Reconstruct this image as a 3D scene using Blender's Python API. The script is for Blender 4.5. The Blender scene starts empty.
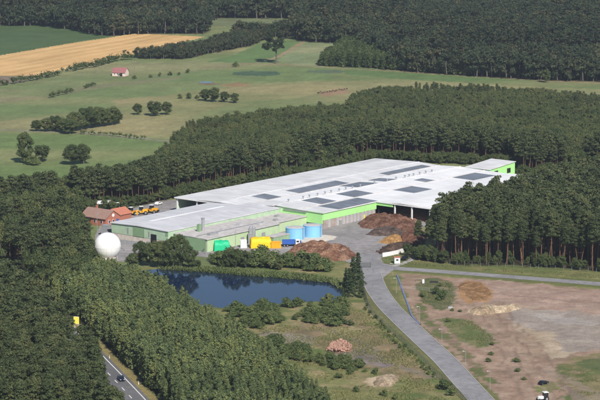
import bpy, math, random
import numpy as np
from mathutils import Vector, Matrix
R = math.radians
rng = np.random.default_rng(7)
random.seed(7)
scene = bpy.context.scene
C = scene.collection

# ------------------------------------------------------------------ camera, ground lookup
F = 2400.0; CAMH = 190.0
PITCH = math.atan(408.0 / F)
CP, SP = math.cos(PITCH), math.sin(PITCH)
def G(px, py, z=0.0):
    """photo pixel (600 x 400) -> world x, y on the level plane z"""
    u = (px - 300) / F; v = (py - 200) / F
    dz = -SP - v * CP
    t = (z - CAMH) / dz
    return (u * t, (CP - v * SP) * t)
def PX(x, y, z=0.0):
    """world -> photo pixel (numpy friendly)"""
    d = y * CP - (z - CAMH) * SP
    up = y * SP + (z - CAMH) * CP
    return 300 + F * x / d, 200 - F * up / d
def G3(px, py, z=0.0):
    x, y = G(px, py, z); return Vector((x, y, z))
def scale_at(py): return CP * (py + 208) / CAMH       # photo pixels per metre across

cam_d = bpy.data.cameras.new('camera'); cam = bpy.data.objects.new('camera', cam_d); C.objects.link(cam)
cam.location = (0, 0, CAMH); cam.rotation_euler = (math.pi / 2 - PITCH, 0, 0)
cam_d.sensor_width = 36; cam_d.lens = F / 600 * 36; cam_d.clip_start = 1; cam_d.clip_end = 60000
scene.camera = cam

# building frame: a = along the hall, b = across it (towards the camera, right)
T0 = R(51.0)
A2 = Vector((math.cos(T0), math.sin(T0))); B2 = Vector((math.sin(T0), -math.cos(T0)))
O2 = Vector(G(317, 212, 8))
def UV(u, v, z=0.0):
    p = O2 + A2 * u + B2 * v
    return Vector((p.x, p.y, z))
def toUV(px, py, z=0.0):
    d = Vector(G(px, py, z)) - O2
    return d.dot(A2), d.dot(B2)

# ------------------------------------------------------------------ noise
_tab = np.random.default_rng(3).random((256, 256))
def vnoise(x, y):
    xi = np.floor(x).astype(int); yi = np.floor(y).astype(int)
    fx = x - xi; fy = y - yi
    fx = fx * fx * (3 - 2 * fx); fy = fy * fy * (3 - 2 * fy)
    g = lambda a, b: _tab[a & 255, b & 255]
    return (g(xi, yi) * (1 - fx) + g(xi + 1, yi) * fx) * (1 - fy) + (g(xi, yi + 1) * (1 - fx) + g(xi + 1, yi + 1) * fx) * fy
def fbm(x, y, sc, oct=4, seed=0):
    s = 0; a = .5; t = 0
    x = np.asarray(x, float) / sc + seed * 17.3; y = np.asarray(y, float) / sc + seed * 9.7
    for _ in range(oct):
        s = s + a * vnoise(x, y); t += a; a *= .5; x = x * 2.03 + 5.1; y = y * 2.03 + 1.7
    return s / t
def inside(poly, x, y):
    x = np.asarray(x, float); y = np.asarray(y, float)
    r = np.zeros(x.shape, bool); n = len(poly)
    for i in range(n):
        x1, y1 = poly[i][0], poly[i][1]; x2, y2 = poly[(i + 1) % n][0], poly[(i + 1) % n][1]
        if y1 == y2: continue
        c = ((y1 > y) != (y2 > y)) & (x < (x2 - x1) * (y - y1) / (y2 - y1) + x1)
        r ^= c
    return r
def dist_line(pts, x, y):
    d = np.full(np.shape(x), 1e9)
    for (x1, y1), (x2, y2) in zip(pts[:-1], pts[1:]):
        dx, dy = x2 - x1, y2 - y1
        t = np.clip(((x - x1) * dx + (y - y1) * dy) / (dx * dx + dy * dy + 1e-9), 0, 1)
        d = np.minimum(d, np.hypot(x - x1 - t * dx, y - y1 - t * dy))
    return d
def GP(pts):
    """list of (px, py[, h]) -> ground footprint"""
    return [G(p[0], p[1], p[2] if len(p) > 2 else 0.0) for p in pts]
def smooth_line(pts, per=8):
    out = []
    n = len(pts)
    for i in range(n - 1):
        p0 = Vector(pts[max(i - 1, 0)]); p1 = Vector(pts[i]); p2 = Vector(pts[i + 1]); p3 = Vector(pts[min(i + 2, n - 1)])
        for k in range(per):
            t = k / per
            q = .5 * ((2 * p1) + (p2 - p0) * t + (2 * p0 - 5 * p1 + 4 * p2 - p3) * t * t + (3 * p1 - p0 - 3 * p2 + p3) * t ** 3)
            out.append(tuple(q))
    out.append(tuple(pts[-1]))
    return out

# ------------------------------------------------------------------ materials
def nodes_of(name):
    m = bpy.data.materials.new(name); m.use_nodes = True
    nt = m.node_tree
    return m, nt, nt.nodes['Principled BSDF']
def mat(name, col, rough=.7, var=.18, sc=1.5, spec=.3, metal=0.0, bump=0.0, stretch=None, col2=None, thresh=None):
    """plain surface colour broken up by object-space noise"""
    m, nt, b = nodes_of(name)
    L = nt.links
    tc = nt.nodes.new('ShaderNodeTexCoord')
    mp = nt.nodes.new('ShaderNodeMapping')
    if stretch: mp.inputs['Scale'].default_value = stretch
    L.new(tc.outputs['Object'], mp.inputs['Vector'])
    n = nt.nodes.new('ShaderNodeTexNoise'); n.inputs['Scale'].default_value = sc; n.inputs['Detail'].default_value = 6; n.inputs['Roughness'].default_value = .65
    L.new(mp.outputs['Vector'], n.inputs['Vector'])
    cr = nt.nodes.new('ShaderNodeValToRGB')
    lo, hi = thresh or (.3, .7)
    cr.color_ramp.elements[0].position = lo; cr.color_ramp.elements[1].position = hi
    c2 = col2 or tuple(min(1, c * (1 + var)) for c in col)
    c1 = tuple(c * (1 - var) for c in col) if col2 is None else col
    cr.color_ramp.elements[0].color = (*c1, 1); cr.color_ramp.elements[1].color = (*c2, 1)
    L.new(n.outputs['Fac'], cr.inputs['Fac']); L.new(cr.outputs['Color'], b.inputs['Base Color'])
    b.inputs['Roughness'].default_value = rough; b.inputs['Metallic'].default_value = metal
    b.inputs['Specular IOR Level'].default_value = spec
    if bump:
        bp = nt.nodes.new('ShaderNodeBump'); bp.inputs['Strength'].default_value = bump; bp.inputs['Distance'].default_value = .3
        L.new(n.outputs['Fac'], bp.inputs['Height']); L.new(bp.outputs['Normal'], b.inputs['Normal'])
    return m
def attr_mat(name, scales=((.06, .22), (.35, .26), (1.6, .30), (5.5, .22)), bump=.6, rough=.9):
    """colour comes from the 'col' attribute (what grows or lies there), broken up by noise"""
    m, nt, b = nodes_of(name); L = nt.links
    at = nt.nodes.new('ShaderNodeAttribute'); at.attribute_name = 'col'
    tc = nt.nodes.new('ShaderNodeTexCoord')
    cur = at.outputs['Color']; last = None
    for sc, amp in scales:
        n = nt.nodes.new('ShaderNodeTexNoise'); n.inputs['Scale'].default_value = sc; n.inputs['Detail'].default_value = 5; n.inputs['Roughness'].default_value = .7
        L.new(tc.outputs['Object'], n.inputs['Vector'])
        mr = nt.nodes.new('ShaderNodeMapRange'); mr.inputs['From Min'].default_value = .25; mr.inputs['From Max'].default_value = .75
        mr.inputs['To Min'].default_value = 1 - amp; mr.inputs['To Max'].default_value = 1 + amp
        L.new(n.outputs['Fac'], mr.inputs['Value'])
        mx = nt.nodes.new('ShaderNodeVectorMath'); mx.operation = 'SCALE'
        L.new(cur, mx.inputs[0]); L.new(mr.outputs['Result'], mx.inputs['Scale']); cur = mx.outputs['Vector']; last = n
    L.new(cur, b.inputs['Base Color'])
    b.inputs['Roughness'].default_value = rough; b.inputs['Specular IOR Level'].default_value = .1
    bp = nt.nodes.new('ShaderNodeBump'); bp.inputs['Strength'].default_value = bump; bp.inputs['Distance'].default_value = .5
    L.new(last.outputs['Fac'], bp.inputs['Height']); L.new(bp.outputs['Normal'], b.inputs['Normal'])
    return m
def leaf_mat(name, dark, light, third=None):
    """foliage: each tree and each spray has its own tint ('tint' attribute + the object's random number)"""
    m, nt, b = nodes_of(name); L = nt.links
    at = nt.nodes.new('ShaderNodeAttribute'); at.attribute_name = 'tint'
    oi = nt.nodes.new('ShaderNodeObjectInfo')
    ad = nt.nodes.new('ShaderNodeMath'); ad.operation = 'MULTIPLY_ADD'
    so_ = nt.nodes.new('ShaderNodeAttribute'); so_.attribute_name = 'solo'
    L.new(so_.outputs['Fac'], ad.inputs[1]); L.new(oi.outputs['Random'], ad.inputs[0]); L.new(at.outputs['Fac'], ad.inputs[2])
    cr = nt.nodes.new('ShaderNodeValToRGB')
    cr.color_ramp.elements[0].position = .1; cr.color_ramp.elements[1].position = .9
    cr.color_ramp.elements[0].color = (*dark, 1); cr.color_ramp.elements[1].color = (*light, 1)
    if third:
        e = cr.color_ramp.elements.new(1.0); e.color = (*third, 1)
    L.new(ad.outputs[0], cr.inputs['Fac']); L.new(cr.outputs['Color'], b.inputs['Base Color'])
    b.inputs['Roughness'].default_value = .75; b.inputs['Specular IOR Level'].default_value = .15
    tr = nt.nodes.new('ShaderNodeBsdfTranslucent'); L.new(cr.outputs['Color'], tr.inputs['Color'])
    mx = nt.nodes.new('ShaderNodeMixShader'); mx.inputs['Fac'].default_value = .18
    out = nt.nodes['Material Output']
    L.new(b.outputs['BSDF'], mx.inputs[1]); L.new(tr.outputs['BSDF'], mx.inputs[2]); L.new(mx.outputs['Shader'], out.inputs['Surface'])
    return m

M = {}
M['ground'] = attr_mat('ground_cover')
M['field'] = attr_mat('field_cover', ((.03, .12), (.2, .12), (1.2, .2)), .3)
M['pile'] = attr_mat('loose_material', ((.3, .35), (1.2, .5), (4, .5)), 1.0)
M['pine'] = leaf_mat('pine_needles', (.036, .051, .023), (.088, .112, .047), (.110, .125, .052))
M['young'] = leaf_mat('young_leaves', (.060, .088, .038), (.145, .188, .080), (.185, .215, .078))
M['broad'] = leaf_mat('broad_leaves', (.037, .056, .022), (.096, .126, .048), (.130, .145, .054))
M['shrub'] = leaf_mat('shrub_leaves', (.048, .072, .027), (.125, .165, .060), (.16, .175, .065))
M['far'] = leaf_mat('far_leaves', (.024, .036, .022), (.058, .076, .038), (.088, .088, .042))
M['fir'] = leaf_mat('fir_needles', (.030, .050, .024), (.075, .102, .045))
M['grass'] = leaf_mat('grass_blades', (.15, .165, .062), (.27, .245, .11), (.31, .26, .135))
M['weeds'] = leaf_mat('weed_leaves', (.11, .135, .05), (.20, .205, .085), (.27, .23, .12))
M['reed'] = leaf_mat('reed_blades', (.10, .135, .048), (.19, .22, .09))
M['bark'] = mat('pine_bark', (.17, .095, .06), .9, .35, 1.2)
M['bark_grey'] = mat('grey_bark', (.13, .115, .095), .9, .35, 1.2)
M['asphalt'] = mat('asphalt', (.25, .25, .265), .9, .12, .25, .2, bump=.05)
M['asphalt_dark'] = mat('dark_asphalt', (.135, .135, .145), .9, .14, .3, .2)
def asphalt(name, col, amp=.16):
    m, nt, b = nodes_of(name); L = nt.links; tc = nt.nodes.new('ShaderNodeTexCoord'); cur = None
    for sc, a in ((.05, amp), (.35, amp), (2.2, amp * .8)):
        n = nt.nodes.new('ShaderNodeTexNoise'); n.inputs['Scale'].default_value = sc; n.inputs['Detail'].default_value = 5; L.new(tc.outputs['Object'], n.inputs['Vector'])
        r_ = nt.nodes.new('ShaderNodeMapRange'); r_.inputs['From Min'].default_value = .3; r_.inputs['From Max'].default_value = .7; r_.inputs['To Min'].default_value = 1 - a; r_.inputs['To Max'].default_value = 1 + a; L.new(n.outputs['Fac'], r_.inputs['Value'])
        if cur is None: cur = r_.outputs['Result']
        else:
            q = nt.nodes.new('ShaderNodeMath'); q.operation = 'MULTIPLY'; L.new(cur, q.inputs[0]); L.new(r_.outputs['Result'], q.inputs[1]); cur = q.outputs[0]
    v = nt.nodes.new('ShaderNodeTexVoronoi'); v.feature = 'DISTANCE_TO_EDGE'; v.inputs['Scale'].default_value = .11; L.new(tc.outputs['Object'], v.inputs['Vector'])
    r_ = nt.nodes.new('ShaderNodeMapRange'); r_.inputs['From Min'].default_value = 0; r_.inputs['From Max'].default_value = .016; r_.inputs['To Min'].default_value = .72; L.new(v.outputs['Distance'], r_.inputs['Value'])
    q = nt.nodes.new('ShaderNodeMath'); q.operation = 'MULTIPLY'; L.new(cur, q.inputs[0]); L.new(r_.outputs['Result'], q.inputs[1])
    vm_ = nt.nodes.new('ShaderNodeVectorMath'); vm_.operation = 'SCALE'; vm_.inputs[0].default_value = col; L.new(q.outputs[0], vm_.inputs['Scale'])
    L.new(vm_.outputs['Vector'], b.inputs['Base Color']); b.inputs['Roughness'].default_value = .9; b.inputs['Specular IOR Level'].default_value = .15
    return m
M['asphalt'] = asphalt('worn_asphalt', (.25, .245, .255))
M['asphalt_dark'] = asphalt('worn_dark_asphalt', (.14, .14, .15), .12)
M['yard'] = asphalt('worn_yard_asphalt', (.27, .255, .255), .2)
M['yard_plain'] = mat('yard_asphalt', (.265, .25, .25), .9, .2, .12, .2)
M['concrete'] = mat('concrete', (.58, .525, .46), .9, .2, .6)
M['kerb'] = mat('kerb_stone', (.36, .35, .33), .9, .15, 1)
M['paint'] = mat('white_road_paint', (.75, .75, .74), .7, .06, 1)
def roof_mat(name, col, rough=.5, dirt=.12):
    """sheet roofing: each sheet its own slight tint, joints, long weather streaks down the slope"""
    m, nt, b = nodes_of(name); L = nt.links
    tc = nt.nodes.new('ShaderNodeTexCoord'); mp = nt.nodes.new('ShaderNodeMapping'); mp.inputs['Rotation'].default_value = (0, 0, -T0)
    L.new(tc.outputs['Object'], mp.inputs['Vector'])
    def noise(scale, sc, det):
        q = nt.nodes.new('ShaderNodeMapping'); q.inputs['Scale'].default_value = scale; L.new(mp.outputs['Vector'], q.inputs['Vector'])
        n = nt.nodes.new('ShaderNodeTexNoise'); n.inputs['Scale'].default_value = sc; n.inputs['Detail'].default_value = det; n.inputs['Roughness'].default_value = .6; L.new(q.outputs['Vector'], n.inputs['Vector']); return n.outputs['Fac']
    def rng_(v, lo, hi, a=.3, z=.7):
        r_ = nt.nodes.new('ShaderNodeMapRange'); r_.inputs['From Min'].default_value = a; r_.inputs['From Max'].default_value = z; r_.inputs['To Min'].default_value = lo; r_.inputs['To Max'].default_value = hi; L.new(v, r_.inputs['Value']); return r_.outputs['Result']
    def mul(a, c):
        q = nt.nodes.new('ShaderNodeMath'); q.operation = 'MULTIPLY'; L.new(a, q.inputs[0]); L.new(c, q.inputs[1]); return q.outputs[0]
    br = nt.nodes.new('ShaderNodeTexBrick'); br.inputs['Scale'].default_value = 1; br.inputs['Brick Width'].default_value = 4.2; br.inputs['Row Height'].default_value = 6.2; br.inputs['Mortar Size'].default_value = .07; br.offset = .0
    br.inputs['Color1'].default_value = (1, 1, 1, 1); br.inputs['Color2'].default_value = (.91, .91, .91, 1); br.inputs['Mortar'].default_value = (.80, .79, .78, 1)
    L.new(mp.outputs['Vector'], br.inputs['Vector'])
    f = mul(rng_(noise((1, .09, 1), .9, 5), 1 - dirt, 1.03), rng_(noise((1, 1, 1), .055, 5), 1 - dirt * .8, 1.04))
    f = mul(f, rng_(noise((1, .35, 1), .35, 6), 1 - dirt * .9, 1.0, .62, .36))
    bw = nt.nodes.new('ShaderNodeRGBToBW'); L.new(br.outputs['Color'], bw.inputs[0]); f = mul(f, bw.outputs[0])
    vm_ = nt.nodes.new('ShaderNodeVectorMath'); vm_.operation = 'SCALE'; vm_.inputs[0].default_value = col; L.new(f, vm_.inputs['Scale'])
    L.new(vm_.outputs['Vector'], b.inputs['Base Color']); b.inputs['Roughness'].default_value = rough; b.inputs['Specular IOR Level'].default_value = .3
    return m
M['roof_white_old'] = mat('white_roof_sheet', (.80, .80, .80), .5, .07, .22, .3, stretch=(1, 1, 1))
M['roof_white'] = roof_mat('white_roof_sheets', (.93, .93, .94), .5, .09)
M['roof_panel_old'] = mat('pale_grey_roof_sheet', (.66, .655, .66), .5, .10, .18, .3)
M['roof_grey'] = roof_mat('pale_grey_roof_sheets', (.83, .83, .84), .55, .14)
M['roof_wing_old'] = mat('grey_roof_sheet', (.55, .545, .57), .5, .10, .2, .3)
M['roof_wing'] = roof_mat('grey_roof_sheets', (.72, .72, .745), .55, .14)
M['roof_flat'] = mat('gravel_roof', (.50, .475, .46), .9, .22, .35)
M['roof_panel'] = roof_mat('slate_blue_panel', (.28, .305, .355), .45, .3)
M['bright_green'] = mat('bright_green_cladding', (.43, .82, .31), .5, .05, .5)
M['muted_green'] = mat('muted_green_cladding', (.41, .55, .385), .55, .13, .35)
M['pale_green'] = mat('pale_green_cladding', (.47, .60, .37), .55, .12, .35)
M['dark_green'] = mat('dark_green_panel', (.22, .34, .195), .55, .08, .5)
M['concrete_wall'] = mat('stained_concrete_wall', (.40, .335, .30), .9, .25, .35)
M['pillar'] = mat('grey_metal_panel', (.45, .45, .47), .6, .15, .5)
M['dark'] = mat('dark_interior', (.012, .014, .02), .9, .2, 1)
M['steel'] = mat('galvanised_steel', (.55, .56, .58), .4, .1, 1, .5, .6)
M['grey_metal'] = mat('grey_painted_metal', (.30, .31, .32), .5, .1, 1)
M['white'] = mat('white_paint', (.80, .80, .80), .5, .05, .6)
M['membrane'] = mat('white_membrane', (.86, .86, .87), .5, .03, .3)
M['tank_blue'] = mat('light_blue_tank_sheet', (.235, .53, .82), .5, .05, .5)
M['tank_top'] = mat('tank_roof', (.50, .47, .45), .8, .15, .8)
M['blue'] = mat('blue_paint', (.04, .12, .45), .5, .1, 1)
M['blue_pipe'] = mat('blue_liner', (.17, .20, .33), .5, .2, .5)
M['yellow'] = mat('yellow_tarpaulin', (.85, .55, .015), .6, .12, .6)
M['machine'] = mat('machine_yellow', (.75, .36, .02), .5, .1, 1)
M['orange'] = mat('orange_paint', (.80, .38, .015), .55, .1, .8)
M['green_tarp'] = mat('green_tarpaulin', (.015, .50, .24), .55, .15, .8)
M['sign_yellow'] = mat('sign_yellow', (.80, .74, .10), .6, .05, 1)
M['rubber'] = mat('rubber', (.02, .02, .022), .8, .2, 2)
M['glass'] = mat('dark_glass', (.02, .025, .03), .1, .1, 1, .6)
M['brick'] = mat('red_brick', (.40, .15, .10), .9, .15, 2)
M['tile'] = mat('old_roof_tiles', (.30, .19, .155), .9, .18, 1.2)
M['tile_red'] = mat('red_roof_tiles', (.45, .17, .11), .9, .15, 1.2)
M['tile_pink'] = mat('faded_red_roof', (.30, .125, .125), .9, .12, .6)
M['render'] = mat('pale_render', (.70, .58, .52), .9, .06, 1)
M['black_paint'] = mat('black_car_paint', (.012, .013, .016), .2, .1, 1, .6)
M['blue_car'] = mat('dark_blue_car_paint', (.015, .022, .05), .2, .1, 1, .6)
M['fence_green'] = mat('dark_green_mesh', (.03, .05, .035), .7, .2, 1)
M['wood'] = mat('weathered_wood', (.22, .17, .12), .9, .2, 1)
M['redbrick_block'] = mat('brick_blocks', (.43, .255, .19), .9, .25, .8)

def water_mat():
    m, nt, b = nodes_of('pond_water'); L = nt.links
    b.inputs['Roughness'].default_value = .04
    b.inputs['IOR'].default_value = 1.33; b.inputs['Specular IOR Level'].default_value = .5
    tc = nt.nodes.new('ShaderNodeTexCoord')
    n0 = nt.nodes.new('ShaderNodeTexNoise'); n0.inputs['Scale'].default_value = .045; n0.inputs['Detail'].default_value = 4; L.new(tc.outputs['Object'], n0.inputs['Vector'])
    cr = nt.nodes.new('ShaderNodeValToRGB'); cr.color_ramp.elements[0].position = .35; cr.color_ramp.elements[1].position = .7
    cr.color_ramp.elements[0].color = (.004, .014, .052, 1); cr.color_ramp.elements[1].color = (.010, .022, .045, 1)
    L.new(n0.outputs['Fac'], cr.inputs['Fac']); L.new(cr.outputs['Color'], b.inputs['Base Color'])
    n = nt.nodes.new('ShaderNodeTexNoise'); n.inputs['Scale'].default_value = .9; n.inputs['Detail'].default_value = 3
    L.new(tc.outputs['Object'], n.inputs['Vector'])
    bp = nt.nodes.new('ShaderNodeBump'); bp.inputs['Strength'].default_value = .025; bp.inputs['Distance'].default_value = .3
    L.new(n.outputs['Fac'], bp.inputs['Height']); L.new(bp.outputs['Normal'], b.inputs['Normal'])
    return m
M['water'] = water_mat()

# ------------------------------------------------------------------ object helpers
def tag(o, label=None, cat=None, group=None, kind=None):
    if label: o['label'] = label
    if cat: o['category'] = cat
    if group: o['group'] = group
    if kind: o['kind'] = kind
    return o
def link(name, me, parent=None, loc=(0, 0, 0), rz=0.0):
    o = bpy.data.objects.new(name, me); C.objects.link(o)
    o.location = loc; o.rotation_euler = (0, 0, rz)
    if parent: o.parent = parent
    return o
def thing(name, label, cat, loc=(0, 0, 0), rz=0.0, group=None):
    return tag(link(name, None, None, loc, rz), label, cat, group)
class MB:
    """collects shapes and links them as one mesh object"""
    def __init__(s): s.v = []; s.f = []; s.m = []; s.mats = []
    def mi(s, m):
        if m not in s.mats: s.mats.append(m)
        return s.mats.index(m)
    def add(s, vs, fs, m):
        o = len(s.v); k = s.mi(m); s.v += [tuple(p) for p in vs]
        for f in fs: s.f.append([o + i for i in f]); s.m.append(k)
        return s
    def box(s, c, size, m, rz=0.0, top=1.0):
        cx, cy, cz = c; hx, hy, hz = size[0] / 2, size[1] / 2, size[2] / 2
        ca, sa = math.cos(rz), math.sin(rz); vs = []
        for z, k in ((-hz, 1), (hz, top)):
            for x, y in ((-hx, -hy), (hx, -hy), (hx, hy), (-hx, hy)):
                x *= k; y *= k
                vs.append((cx + x * ca - y * sa, cy + x * sa + y * ca, cz + z))
        return s.add(vs, [(0, 3, 2, 1), (4, 5, 6, 7), (0, 1, 5, 4), (1, 2, 6, 5), (2, 3, 7, 6), (3, 0, 4, 7)], m)
    def prism(s, poly, z0, z1, m, mtop=None):
        """poly counter-clockwise; z0, z1 numbers or lists"""
        n = len(poly)
        a = z0 if isinstance(z0, (list, tuple)) else [z0] * n
        b = z1 if isinstance(z1, (list, tuple)) else [z1] * n
        vs = [(p[0], p[1], h) for p, h in zip(poly, a)] + [(p[0], p[1], h) for p, h in zip(poly, b)]
        s.add(vs, [(i, (i + 1) % n, n + (i + 1) % n, n + i) for i in range(n)] + [tuple(range(n - 1, -1, -1))], m)
        o = len(s.v) - n
        s.f.append([o + i for i in range(n)]); s.m.append(s.mi(mtop or m))
        return s
    def tube(s, p, q, r0, r1, m, n=10, caps=True):
        p = Vector(p); q = Vector(q); d = (q - p).normalized()
        x = d.orthogonal().normalized(); y = d.cross(x)
        vs = [c + (x * math.cos(2 * math.pi * i / n) + y * math.sin(2 * math.pi * i / n)) * r for c, r in ((p, r0), (q, r1)) for i in range(n)]
        fs = [(i, (i + 1) % n, n + (i + 1) % n, n + i) for i in range(n)]
        if caps: fs += [tuple(range(n - 1, -1, -1)), tuple(range(n, 2 * n))]
        return s.add(vs, fs, m)
    def lathe(s, prof, m, n=24, c=(0, 0, 0)):
        vs = []
        for r, z in prof:
            for i in range(n):
                t = 2 * math.pi * i / n; vs.append((c[0] + r * math.cos(t), c[1] + r * math.sin(t), c[2] + z))
        fs = []
        for k in range(len(prof) - 1):
            for i in range(n):
                j = (i + 1) % n; fs.append((k * n + i, k * n + j, (k + 1) * n + j, (k + 1) * n + i))
        fs.append(tuple(range((len(prof) - 1) * n, len(prof) * n)))
        return s.add(vs, fs, m)
    def mesh(s, name, smooth=False, bevel=0):
        me = bpy.data.meshes.new(name); me.from_pydata(s.v, [], s.f)
        for m in s.mats: me.materials.append(m)
        me.polygons.foreach_set('material_index', s.m)
        if smooth: me.polygons.foreach_set('use_smooth', [True] * len(s.f))
        me.update(); return me
    def build(s, name, parent=None, smooth=False, loc=(0, 0, 0), rz=0.0, bevel=0):
        o = link(name, s.mesh(name, smooth), parent, loc, rz)
        if bevel:
            b = o.modifiers.new('bevel', 'BEVEL'); b.width = bevel; b.segments = 2; b.limit_method = 'ANGLE'
        return o
def np_mesh(name, V, Q, mats, mi=None, attrs=None, smooth=False):
    """V (n,3), Q (m,4) -> mesh"""
    me = bpy.data.meshes.new(name)
    n, m = len(V), len(Q)
    me.vertices.add(n); me.vertices.foreach_set('co', np.asarray(V, np.float32).ravel())
    me.loops.add(m * 4); me.loops.foreach_set('vertex_index', np.asarray(Q, np.int32).ravel())
    me.polygons.add(m); me.polygons.foreach_set('loop_start', np.arange(0, m * 4, 4, dtype=np.int32))
    me.polygons.foreach_set('loop_total', np.full(m, 4, np.int32))
    for x in mats: me.materials.append(x)
    if mi is not None: me.polygons.foreach_set('material_index', np.asarray(mi, np.int32))
    me.polygons.foreach_set('use_smooth', np.full(m, smooth, bool))
    for k, a in (attrs or {}).items():
        a = np.asarray(a, np.float32)
        if a.ndim == 1:
            at = me.attributes.new(k, 'FLOAT', 'POINT'); at.data.foreach_set('value', a)
        else:
            at = me.attributes.new(k, 'FLOAT_COLOR', 'POINT'); at.data.foreach_set('color', np.c_[a, np.ones(len(a))].astype(np.float32).ravel())
    me.update(); me.validate() if False else None
    return me
def copy_tree(o, parent=None):
    c = o.copy(); C.objects.link(c)
    if parent: c.parent = parent
    for ch in o.children: copy_tree(ch, c)
    return c

# ------------------------------------------------------------------ lines of the place (footprints)
POND = GP([(140, 270), (165, 267.5), (200, 270), (235, 273), (262, 275), (300, 278), (330, 281), (343, 285), (345, 291), (341, 297.5), (322, 300), (300, 301.5), (262, 304), (240, 306), (222, 307), (200, 304), (178, 298), (150, 290), (136, 280)])
ROAD_C = smooth_line(GP([(366, 254), (368, 262), (371, 275), (377, 290), (387.5, 305), (400, 318), (421, 338), (445.5, 361), (464, 381.5), (481, 400), (501, 422)]))
SIDE_C = smooth_line(GP([(360, 261), (380, 266), (400, 268.7), (437, 271.3), (475, 274.2), (540, 279.2), (600, 284), (680, 290)]))
# motorway-like road on the left, running under the trees further up
HWY_C = smooth_line(GP([(-14, 268), (20, 298), (52, 322), (80, 345), (103.5, 368.5), (130.5, 397), (150, 419), (175, 447)]))
YARD = GP([(330, 283), (352, 271), (356, 266), (347, 262), (340, 258), (300, 262), (278, 258), (262, 257), (215, 258), (195, 256), (166, 250), (128, 262), (112, 262), (96, 256), (95, 236), (100, 226), (112, 219), (118, 212), (160, 201), (215, 196), (330, 200), (440, 205), (440, 222), (420, 228), (408, 240), (384, 254), (381, 259), (384, 263.5), (400, 266.5), (392, 271), (383, 278), (366, 278), (357, 271)])
YARD = YARD[1:]
GOLD = GP([(-130, 77), (0, 55.5), (75, 42.5), (110, 37.5), (135, 33.5), (204, 36.7), (185, 42), (150, 50), (119, 58.5), (72, 66.5), (42, 76), (0, 75.5), (-130, 79)])
CROP = GP([(-130, 32), (0, 25), (50, 24), (75, 29.5), (105, 35.5), (110, 37), (75, 42), (0, 55), (-130, 76)])
FOOT_HALL = [UV(*p) for p in ((-6, -79), (146, -79), (146, 32), (43, 32), (43, 2), (2, 2), (2, -22), (-6, -22))]
FOOT_WING = [UV(*p) for p in ((-75, -58), (0, -58), (0, -1), (-75, -1))]

# ------------------------------------------------------------------ ground
def axis(parts):
    out = []
    for a, b, st in parts: out += list(np.arange(a, b, st))
    return np.array(out + [parts[-1][1]], float)
X = axis([(-9000, -3000, 3000), (-3000, -420, 430), (-420, -150, 4), (-150, 150, 1.15), (150, 420, 4), (420, 3000, 430), (3000, 9000, 3000)])
Y = axis([(-6000, -2000, 2000), (-2000, 660, 266), (660, 960, 1.25), (960, 1200, 2.2), (1200, 2300, 4.2), (2300, 4000, 340), (4000, 14000, 2500)])
gx, gy = np.meshgrid(X, Y)
gx, gy = gx.ravel(), gy.ravel()
col = np.zeros((len(gx), 3))
w1 = (fbm(gx, gy, 14, 4, 1) - .5); w2 = (fbm(gx, gy, 14, 4, 2) - .5)
wf1 = fbm(gx, gy, 2.6, 2, 21) - .5; wf2 = fbm(gx, gy, 2.6, 2, 22) - .5
big = fbm(gx / 3.2, gy, 60, 4, 3); mid = fbm(gx, gy, 18, 4, 4); fine = fbm(gx, gy, 4.5, 4, 5); fine2 = fbm(gx, gy, 7, 5, 24)
def mix(c1, c2, t): t = np.clip(t, 0, 1)[:, None]; return np.array(c1) * (1 - t) + np.array(c2) * t
def put(poly, c, wob=6.0, keep=0.0):
    """paint a land cover over a footprint with a ragged edge"""
    m = inside(poly, gx + w1 * wob + wf1 * min(wob, 4) * .9, gy + w2 * wob + wf2 * min(wob, 4) * 1.6)
    if callable(c): c = c(m)
    else: c = np.broadcast_to(np.array(c), (m.sum(), 3))
    if keep: col[m] = col[m] * keep + c * (1 - keep)
    else: col[m] = c
def stroke(pts, w, c, wob=2.0, keep=0.0):
    d = dist_line(pts, gx + w1 * wob, gy + w2 * wob); m = d < w / 2
    col[m] = col[m] * keep + np.array(c) * (1 - keep)
sm = lambda a, lo, hi: (a - lo) / (hi - lo)
# far pasture
col[:] = mix((.165, .205, .085), (.27, .255, .125), sm(big, .36, .62))
col[:] = col * (.90 + .2 * mid)[:, None]
px_, py_ = PX(gx, gy)
ok_far = gy > 300
forest_floor = (.050, .045, .028)
# pasture plots
put(GP([(-40, 128), (0, 128), (60, 131), (150, 138), (310, 150), (310, 190), (-40, 190)]), lambda m: mix((.145, .205, .075), (.235, .245, .11), sm(big[m], .44, .68)), 3)
put(GP([(-40, 100), (40, 100), (100, 85), (200, 70), (330, 68), (330, 80), (250, 84), (180, 92), (120, 104), (60, 112), (-40, 128)]), lambda m: mix((.155, .21, .085), (.225, .24, .11), sm(big[m], .4, .7)), 5)
put(GP([(110, 100), (180, 94), (240, 88), (330, 82), (352, 90), (300, 97), (230, 104), (180, 120), (150, 136), (90, 132), (120, 118)]), lambda m: mix((.20, .215, .095), (.305, .27, .135), sm(big[m], .36, .6)), 6)
put(GP([(-40, 90), (0, 85), (60, 76), (130, 61), (250, 62), (250, 66), (140, 72), (60, 90), (-40, 108)]), lambda m: mix((.17, .21, .09), (.26, .25, .13), sm(big[m], .4, .62)), 4)
put(GP([(205, 62), (232, 55), (262, 43), (300, 40), (276, 60), (262, 63)]), (.13, .20, .075), 3)
put(GP([(276, 61), (302, 42), (346, 43), (322, 67), (300, 66)]), lambda m: mix((.20, .245, .12), (.265, .27, .145), sm(big[m], .4, .65)), 3)
put(GP([(203, 17), (300, 17.5), (300, 29), (270, 27), (203, 26)]), (.16, .185, .095), 3)
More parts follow.
